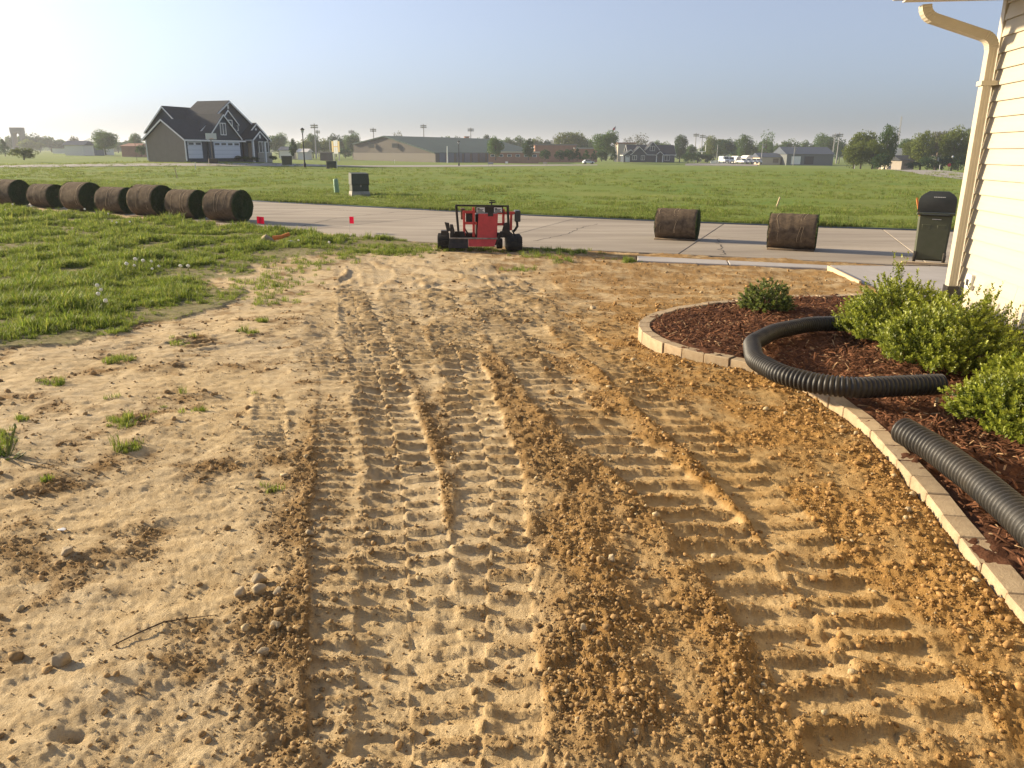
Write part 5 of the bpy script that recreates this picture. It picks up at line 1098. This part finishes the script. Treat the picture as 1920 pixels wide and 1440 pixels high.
for k in range(16):
    for i in range(3): f0, f1 = k / 16, (k + 1) / 16; q, q2 = i * 2.094, (i + 1) * 2.094; r0, r1 = .7 - .45 * f0, .7 - .45 * f1; b.bar((r0 * math.cos(q), r0 * math.sin(q), h * f0), (r1 * math.cos(q2), r1 * math.sin(q2), h * f1), .08)
b.build('lattice', M['pole_grey'], t)
a = at(1152, 292, 340); fh = at(1152, 236, 340).z - a.z; t = thing('flagpole', 'flagpole with small red and blue flag above the round tree', 'flagpole', a); MB().lathe([(.12, -1), (.07, fh)], 8).build('shaft', M['pole_grey'], t)
fl = MB().prism([(0, 0, fh - .1), (-1.0, 0, fh - 1.0), (-1.5, 0, fh - 2.6), (-.2, 0, fh - 1.4)], (0, -.03, 0), (0, .03, 0)).build('flag', M['stop_red'], t); MB().prism([(0, 0, fh - .1), (-.6, 0, fh - .7), (-.6, 0, fh - 1.2), (-.1, 0, fh - .9)], (0, -.05, 0), (0, .05, 0)).build('canton', M['blue_wall'], fl)
a = at(1316, 292, 330); t = thing('goal_post', 'white forked goal post before the dark shrubs', 'goal post', a); k = 1 / ppm(1316, 290, 330)
MB().bar((0, 0, -1), (0, 0, 3 * k + 1), .3).build('upright', M['white'], t); MB().bar((-6 * k, 0, 3 * k + 1), (6 * k, 0, 3 * k + 1), .25).build('crossbar', M['white'], t)
for s in (-6, 6): MB().bar((s * k, 0, 3 * k + 1), (s * k, 0, 20 * k), .25).build('upright', M['white'], t)
a = at(631, 296, 270); k = 1 / ppm(631, 285, 270); t = thing('scoreboard', 'yellow and white slatted scoreboard on two posts', 'scoreboard', a, math.radians(-34), scale=1.3)
for s in (-5, 5): MB().bar((s * k, .1, -1), (s * k, .1, 7 * k), .2).build('post', M['pole_grey'], t)
for i, (x0_, w_, z0_, z1_) in enumerate(((-8, 3, 8, 23), (-4, 3.4, 6, 24), (.3, 3.4, 6, 24.5), (4.6, 3, 8, 23))): MB().box(x0_ * k, (x0_ + w_) * k, -.1, .08, z0_ * k, z1_ * k).build('panel', M['sign_yellow'] if i in (0, 3) else M['white'], t)
MB().box(-4 * k, 4 * k, -.14, -.1, 15 * k, 16.2 * k).build('band', M['sign_yellow'], t)
a = at(1777, 327, 190); t = thing('stop_sign', 'red octagonal stop sign beside the side road', 'stop sign', a); MB().bar((0, 0, -.3), (0, 0, 1.9), .09).build('post', M['pole_wood'], t); MB().prism([(.42 * math.cos(PI / 8 + i * PI / 4), 0, 2.15 + .42 * math.sin(PI / 8 + i * PI / 4)) for i in range(8)], (0, -.07, 0), (0, -.045, 0)).build('plate', M['stop_red'], t)
a = at(1782, 312, 185); t = thing('street_lamp', 'globe lamp on a dark post right of the wooden pole', 'street lamp', at(1781, 327, 200)); hh = 4.2; MB().lathe([(.09, -.4), (.05, hh - .3)], 8).build('post', M['lamp_black'], t); MB().lathe([(.05, hh - .3), (.3, hh), (.2, hh + .25), (0, hh + .32)], 12).build('globe', M['white'], t)
def low_sign(x, y, D, w, h, m, label, name='yard_sign', cat='sign'):
    a = at(x, y, D); k = 1 / ppm(x, y, D); t = thing(name, label, cat, a)
    for s in (-.4, .4): MB().bar((s * w * k, 0, -.5), (s * w * k, 0, h * k * .7), .06).build('post', M['pole_grey'], t)
    MB().box(-w / 2 * k, w / 2 * k, -.05, -.02, h * k * .35, h * k).build('panel', M[m], t)
low_sign(1721, 336, 130, 9, 8, 'white', 'white notice board with dark mark beside the side road'); low_sign(1656, 325, 165, 10, 6, 'ground_dark', 'dark low sign at the field edge left of the side road'); low_sign(1667, 320, 180, 5, 9, 'pole_grey', 'grey post sign at the bend of the side road')
low_sign(920, 310, 165, 10, 6, 'pole_grey', 'grey low sign right of the second street lamp'); low_sign(950, 308, 180, 5, 5, 'white', 'small white round sign on the far verge'); low_sign(1022, 309, 180, 8, 5, 'beige', 'tan low sign on the far verge left of the white car')
field_stake(1758, 338, .9, 'white marker post beside the side road', 0, 'white', 125); field_stake(632, 315, .9, 'white marker post on the far verge below the scoreboard', 0, 'white', 95); field_stake(1602, 316, 1.0, 'white marker post below the yellow green tree', 0, 'white', 180); field_stake(740, 303, 1.0, 'white marker post before the gymnasium corner', 0, 'white', 200); field_stake(366, 308, .8, 'white marker post on the verge before the dark house', 0, 'white', 88); field_stake(256, 293, 4.0, 'thin tall post left of the dark house', 0, 'pole_wood', 120)
for x, lb in ((543, 'dark green bin standing left of the far pair'), (534, 'dark green bin standing at the driveway end')):
    a = at(x, 309, 97); t = thing('wheeled_bin', lb, 'bin', a, .2); MB().hexa([(-.28, -.3, 0), (.28, -.3, 0), (.28, .3, 0), (-.28, .3, 0)], [(-.33, -.38, .95), (.33, -.38, .95), (.33, .38, .95), (-.33, .38, .95)]).build('body', M['cabinet'], t); MB().box(-.36, .36, -.42, .4, .96, 1.04).build('lid', M['bin_lid'], t)
a = at(622, 312, 96); t = thing('transformer_box', 'low dark green transformer box on the far verge', 'cabinet', a, .1); MB().box(-.6, .6, -.4, .4, -.3, .55).build('case', M['cabinet'], t, bevel=.04); MB().box(-.63, .63, -.43, .43, .56, .62).build('lid', M['cabinet'], t)
a = at(400, 296, 101); t = thing('basketball_hoop', 'portable basketball hoop before the big dark house', 'basketball hoop', at(399.5, 303, 98), .5); MB().box(-.5, .5, -.3, .3, -.2, .35).build('base', M['ground_dark'], t); MB().bar((0, 0, .2), (0, 0, 2.9), .09).build('pole', M['lamp_black'], t); MB().box(-.62, .62, -.45, -.40, 2.6, 3.3).bar((0, 0, 2.9), (0, -.42, 2.95), .06).build('backboard', M['lamp_glass'], t); MB().lathe([(.22, 2.68), (.22, 2.71)], 14, Matrix.Translation((0, -.68, 0))).build('rim', M['orange'], t)

# ------------------------------------------------------------------ trees
def crown_mesh(seed, n, lobes, shape, leaf=.034, fill=.75):
    rs = np.random.default_rng(seed)
    if shape == 'cone': zc = rs.random(lobes) ** 1.2; rad = .42 * (1 - zc) + .03; th = rs.uniform(0, 6.28, lobes); C = np.stack([rad * np.cos(th) * .8, rad * np.sin(th) * .8, .10 + .82 * zc], 1); R = .06 + .10 * (1 - zc)
    else:
        d = rs.normal(size=(lobes, 3)); d /= np.linalg.norm(d, axis=1)[:, None]; r = rs.uniform(.35, 1, lobes)[:, None] ** .6
        ax = dict(round=(.36, .36, .35, .53), tall=(.30, .30, .40, .53), wide=(.38, .38, .28, .57), bush=(.38, .38, .36, .42))[shape]
        C = d * r * np.array(ax[:3]) + np.array([0, 0, ax[3]]); R = rs.uniform(.10, .19, lobes)
    k = rs.integers(0, lobes, n); v = rs.normal(size=(n, 3)); v /= np.linalg.norm(v, axis=1)[:, None]
    P = C[k] + v * R[k][:, None] * np.where(rs.random((n, 1)) < fill, rs.uniform(.75, 1.08, (n, 1)), rs.uniform(.2, 1.3, (n, 1))); P[:, 2] = np.maximum(P[:, 2], .06)
    a = rs.normal(size=(n, 3)); a /= np.linalg.norm(a, axis=1)[:, None]; b_ = np.cross(a, rs.normal(size=(n, 3))); b_ /= np.linalg.norm(b_, axis=1)[:, None]
    s = leaf * rs.uniform(.6, 1.3, (n, 1)); V = np.stack([P - a * s, P - b_ * s * .6, P + a * s, P + b_ * s * .6], 1).reshape(-1, 3)
    me = bpy.data.meshes.new('crown'); F_ = np.arange(4 * n).reshape(n, 4); me.vertices.add(4 * n); me.vertices.foreach_set('co', V.astype(np.float32).ravel()); me.loops.add(4 * n); me.loops.foreach_set('vertex_index', F_.astype(np.int32).ravel()); me.polygons.add(n); me.polygons.foreach_set('loop_start', np.arange(0, 4 * n, 4, dtype=np.int32)); me.update(calc_edges=True)
    me.materials.append(M['leaf_mid'])
    t = MB(); t.tube([(0, 0, -.08), (.01, 0, .15), (0, .01, .4), (.01, 0, .75)], [.030, .022, .017, .005], 7)
    for c in C[:10]: z0_ = max(.15, c[2] * .55); t.tube([(0, 0, z0_), tuple(np.array([c[0] * .5, c[1] * .5, (z0_ + c[2]) / 2 + .02])), tuple(c)], [.012, .008, .003], 5, False)
    to = t.build('trunk', M['bark']); tm = to.data; bpy.data.objects.remove(to)
    return me, tm
KIND = {}
for nm, args in dict(r0=(1, 2800, 26, 'round'), r1=(2, 2800, 30, 'round'), t0=(3, 2600, 26, 'tall'), t1=(4, 2600, 24, 'tall'), w0=(5, 2800, 28, 'wide'), b0=(6, 2400, 22, 'bush'), c0=(7, 1500, 40, 'cone'), s0=(8, 700, 34, 'round', .030, .3), R0=(9, 6500, 46, 'round', .024), R1=(10, 6500, 50, 'tall', .024), R2=(11, 5000, 46, 'wide', .026, .6)).items(): KIND[nm] = crown_mesh(*args)
def tree(x, yt, yb, w, D, kind, leaf, label, cat='tree'):
    a = at(x, yb, D); k = 1 / ppm(x, (yt + yb) / 2, D); h = (yb - yt) * k * 1.02; W = w * k * 1.12
    g = float(gz(a.x, a.y)); 
    t = thing('bush' if cat == 'bush' else 'tree', label, cat, a, rng.uniform(0, 6.28))
    for nm, me, mt in (('crown', KIND[kind][0], 'leaf_' + leaf), ('trunk', KIND[kind][1], 'bark')):
        o = bpy.data.objects.new(nm, me); COL.objects.link(o); o.parent = t; o.scale = (W, W, h)
        if nm == 'crown': o.material_slots[0].link = 'OBJECT'; o.material_slots[0].material = M[mt]
TREES = [
 (10, 262, 291, 24, 250, 'c0', 'dark', 'dark conical evergreen at the left edge'), (45, 275, 298, 46, 150, 'b0', 'yellow', 'low yellow green bush in the left meadow', 'bush'),
 (-6, 256, 286, 34, 520, 'r0', 'mid', 'hazy tree at the left edge behind the evergreen'), (22, 255, 285, 34, 540, 'w0', 'mid', 'hazy tree just left of the stone gateway'), (52, 252, 285, 34, 545, 'r1', 'mid', 'hazy tree just right of the stone gateway'), (76, 252, 285, 36, 530, 'r0', 'dark', 'darker hazy tree second right of the stone gateway'), (60, 262, 286, 40, 480, 'w0', 'yellow', 'paler hazy tree below the stone gateway'), (97, 256, 285, 36, 520, 'w0', 'mid', 'hazy tree third right of the stone gateway'), (118, 262, 285, 30, 520, 'r1', 'mid', 'small hazy tree left of the white shed'),
 (143, 257, 285, 22, 450, 't0', 'bare', 'thin hazy tree above the white shed'), (166, 261, 285, 26, 450, 'r0', 'mid', 'hazy tree right of the white shed roof'), (198, 245, 287, 50, 280, 'R0', 'mid', 'big round tree between the white shed and brick building'), (222, 263, 285, 26, 430, 'w0', 'mid', 'low hazy tree behind the brick building'), (242, 264, 285, 26, 450, 'r1', 'dark', 'dark hazy tree above the brick building'), (258, 251, 288, 28, 300, 'R1', 'mid', 'tree against the left wall of the big dark house'), (266, 270, 291, 20, 200, 'b0', 'dark', 'round bush at the left wall of the big dark house', 'bush'),
 (497, 254, 292, 34, 330, 'r0', 'mid', 'tree just behind the right gable of the dark house'), (524, 251, 292, 42, 330, 'R0', 'mid', 'round tree right of the big dark house'), (551, 262, 295, 17, 190, 't1', 'dark', 'young dark tree right of the big dark house'), (560, 266, 292, 30, 400, 'w0', 'mid', 'low hazy tree left of the street lamp'), (587, 252, 293, 36, 340, 'R1', 'mid', 'tree behind the black street lamp'), (575, 262, 293, 26, 320, 'r1', 'yellow', 'pale tree left of the floodlight mast'), (608, 261, 292, 40, 350, 'w0', 'yellow', 'pale broad tree left of the scoreboard'), (630, 253, 291, 34, 380, 't0', 'dark', 'dark tree behind the scoreboard'), (646, 255, 291, 26, 370, 'r0', 'dark', 'dark tree right of the scoreboard'), (662, 250, 292, 34, 360, 'R0', 'mid', 'tree at the left end of the gymnasium'), (648, 276, 295, 26, 300, 'b0', 'dark', 'dark bush below the scoreboard', 'bush'),
 (748, 247, 285, 28, 420, 's0', 'bare', 'sparse tree above the gymnasium ridge'), (838, 257, 285, 28, 430, 'r1', 'mid', 'tree above the right roof slope of the gymnasium'), (858, 257, 285, 20, 430, 't0', 'dark', 'slim dark tree left of the chimney stack'), (872, 262, 285, 22, 430, 'w0', 'mid', 'low tree behind the chimney stack'), (894, 260, 290, 28, 420, 'r0', 'mid', 'tree right of the chimney stack'), (913, 255, 290, 26, 400, 't1', 'dark', 'dark tree behind the lone round tree'), (929, 257, 297, 32, 260, 'R0', 'mid', 'lone round tree before the low brick school wing'), (951, 259, 290, 28, 420, 'r1', 'mid', 'tree behind the brick school wing'), (969, 256, 288, 32, 420, 'w0', 'mid', 'broad tree behind the brick school wing'),
 (991, 261, 297, 28, 260, 'R1', 'dark', 'upright green tree before the brick school wing'), (1008, 257, 285, 26, 420, 'r0', 'yellow', 'pale tree behind the taller school block'), (1028, 263, 285, 22, 420, 'r1', 'dark', 'small dark tree above the taller school block'), (1042, 254, 288, 22, 400, 's0', 'bare', 'sparse tree left of the yellow green tree'), (1069, 246, 292, 58, 360, 'R2', 'yellow', 'broad yellow green tree above the school'), (1088, 256, 292, 28, 380, 'r0', 'dark', 'dark tree right of the yellow green tree'), (1106, 261, 290, 24, 420, 'w0', 'mid', 'low tree between the two broad trees'), (1136, 247, 297, 54, 300, 'R0', 'mid', 'large round tree below the flag'),
 (1022, 279, 299, 22, 250, 'b0', 'dark', 'dark evergreen at the left end of the shrub row', 'bush'), (1050, 280, 300, 22, 250, 'b0', 'dark', 'dark evergreen second in the shrub row', 'bush'), (1067, 278, 300, 24, 250, 'b0', 'dark', 'dark evergreen third in the shrub row', 'bush'), (1082, 279, 300, 20, 250, 'c0', 'dark', 'pointed evergreen fourth in the shrub row', 'bush'), (1099, 282, 300, 20, 250, 'c0', 'mid', 'pointed greener evergreen fifth in the shrub row', 'bush'), (1113, 283, 300, 14, 250, 'c0', 'dark', 'narrow evergreen sixth in the shrub row', 'bush'), (1128, 280, 301, 24, 252, 'b0', 'dark', 'round evergreen below the large round tree', 'bush'), (1151, 281, 301, 16, 252, 'c0', 'dark', 'evergreen left of the dark white trimmed house', 'bush'),
 (1178, 258, 285, 30, 420, 's0', 'bare', 'leafless tree left above the dark house'), (1202, 251, 285, 44, 400, 's0', 'bare', 'wide bare crowned tree above the dark house'), (1232, 264, 288, 30, 420, 'w0', 'mid', 'low tree behind the dark house roof'), (1274, 254, 301, 34, 340, 'R1', 'dark', 'dark tree at the right end of the dark house'), (1250, 266, 295, 26, 400, 'r0', 'mid', 'hazy tree behind the right gable of the dark house'),
 (1290, 285, 304, 26, 280, 'b0', 'dark', 'dark shrub right of the dark house', 'bush'), (1308, 284, 304, 26, 285, 'b0', 'dark', 'dark shrub below the goal post', 'bush'), (1326, 287, 304, 22, 285, 'b0', 'dark', 'dark shrub right of the goal post', 'bush'), (1296, 272, 300, 22, 360, 'r1', 'mid', 'small tree behind the goal post'), (1337, 257, 303, 42, 360, 'R0', 'yellow', 'yellowish round tree behind the vans'), (1358, 259, 303, 40, 350, 'R2', 'dark', 'dark broad tree behind the vans'), (1322, 268, 303, 26, 380, 'r0', 'dark', 'dark tree right of the floodlight masts'),
 (1393, 254, 305, 38, 335, 'R1', 'mid', 'tall green tree behind the hoop shelters'), (1377, 264, 304, 22, 370, 't0', 'dark', 'dark slim tree left of the hoop shelters'), (1415, 266, 304, 24, 370, 'r0', 'mid', 'tree behind the white hoop shelter'), (1434, 246, 300, 36, 350, 's0', 'mid', 'airy tall tree behind the beige shed'), (1434, 262, 302, 34, 360, 'r1', 'dark', 'darker tree below the airy one behind the beige shed'), (1458, 270, 300, 24, 400, 'w0', 'mid', 'low tree left above the dark shed'), (1481, 261, 295, 40, 400, 'r0', 'mid', 'round tree above the left of the dark shed'), (1511, 264, 295, 30, 410, 'w0', 'mid', 'low tree above the middle of the dark shed'), (1541, 252, 300, 46, 370, 'R0', 'mid', 'big tree above the right of the dark shed'), (1573, 262, 304, 26, 350, 'r1', 'dark', 'tree at the right end of the dark shed'),
 (1613, 244, 318, 52, 200, 'R2', 'yellow', 'tall pale tree left of the tall dark one at right'), (1600, 266, 319, 46, 190, 'R0', 'yellow', 'spreading low yellow green tree at the field edge'), (1634, 264, 319, 50, 188, 'R0', 'yellow', 'bushy yellow green tree right of the spreading one'), (1658, 237, 318, 42, 200, 'R1', 'mid', 'tall dark green tree below the radio mast'), (1650, 285, 319, 36, 180, 'b0', 'dark', 'dark bush at the foot of the tall dark tree', 'bush'),
 (1697, 258, 300, 30, 260, 'R2', 'mid', 'tree behind the white roofed house'), (1725, 248, 316, 52, 205, 'R1', 'yellow', 'yellow green tree right of the white roofed house'), (1708, 262, 305, 40, 215, 'R0', 'yellow', 'lower leafy tree over the white roofed house'), (1755, 243, 316, 46, 215, 'R2', 'bare', 'airy tree behind the wooden utility pole'), (1783, 240, 318, 56, 205, 'R0', 'yellow', 'tall tree left of the cream downspout'), (1815, 240, 318, 50, 210, 'R1', 'yellow', 'tall tree partly hidden by the cream downspout'), (1738, 292, 318, 34, 190, 'b0', 'dark', 'dark shrub left of the wooden utility pole', 'bush'), (1766, 290, 319, 34, 195, 'b0', 'dark', 'dark shrub right of the wooden utility pole', 'bush'), (1796, 290, 320, 36, 200, 'b0', 'dark', 'dark shrub beside the stop sign', 'bush'), (1712, 302, 316, 30, 185, 'b0', 'dark', 'low hedge before the taupe house', 'bush'),
]
for T in TREES: tree(*T)
for i, (x, yt, w, D, kd, lf) in enumerate([(150, 272, 60, 620, 'w0', 'mid'), (215, 272, 60, 640, 'w0', 'mid'), (700, 268, 60, 600, 'w0', 'mid'), (960, 272, 70, 600, 'w0', 'mid'), (1180, 272, 70, 560, 'w0', 'mid'), (1450, 274, 70, 560, 'w0', 'mid'), (1530, 276, 60, 560, 'w0', 'mid'), (280, 272, 50, 600, 'w0', 'mid')]):
    tree(x, yt, 289, w, D, kd, lf, ['far tree on the skyline beyond the white shed', 'far tree on the skyline behind the big round tree', 'far tree behind the gymnasium roof', 'far tree on the skyline behind the school wing', 'far tree on the skyline behind the dark house', 'far tree on the skyline behind the beige shed', 'far tree on the skyline behind the dark shed', 'far tree on the skyline behind the big dark house'][i])
for x, y, D, lb in ((447, 300, 112, 'clipped shrub left of the dark house porch'), (462, 301, 112, 'clipped shrub before the dark house porch'), (478, 302, 113, 'clipped shrub right of the dark house porch'), (512, 300, 118, 'clipped shrub at the right end of the dark house')): tree(x, y - 9, y, 16, D, 'b0', 'dark', lb, 'bush')
# far woods closing the horizon
n = 60000; az = rng.uniform(-.78, .78, n); D = rng.uniform(800, 1100, n); wob = 1 + .5 * fbm(az * 40, az * 0, 1, 3, 99); X, Y = D * np.tan(az) , D; z = gz(X, Y) + rng.random(n) ** .7 * (9 + 5 * fbm(az * 60, D * 0, 1, 3, 98))
a = unit(n); b_ = np.cross(a, unit(n)); s = rng.uniform(.8, 2.0, (n, 1)); P = np.stack([X, Y, z], 1); V = np.stack([P - a * s, P - b_ * s, P + a * s, P + b_ * s], 1).reshape(-1, 3)
tag(mesh_np('far_woods', V, np.arange(4 * n).reshape(n, 4), M['leaf_mid'], kind='stuff'), 'hazy band of woods along the horizon', 'woods')

# ------------------------------------------------------------------ morning haze
hm = bpy.data.materials.new('haze'); hm.use_nodes = True; N, L = nodes(hm)
N.remove(N['Principled BSDF']); pv = N.new('ShaderNodeVolumePrincipled')
pv.inputs['Color'].default_value = (0.88, 0.92, 1.0, 1); pv.inputs['Density'].default_value = HAZE_DENSITY; pv.inputs['Anisotropy'].default_value = 0.25
L.new(pv.outputs[0], N['Material Output'].inputs['Volume'])
hb = MB().box(-2600, 2600, -250, 4600, -8, 45).build('haze', hm, kind='stuff'); tag(hb, 'thin pale morning haze over the fields', 'haze')
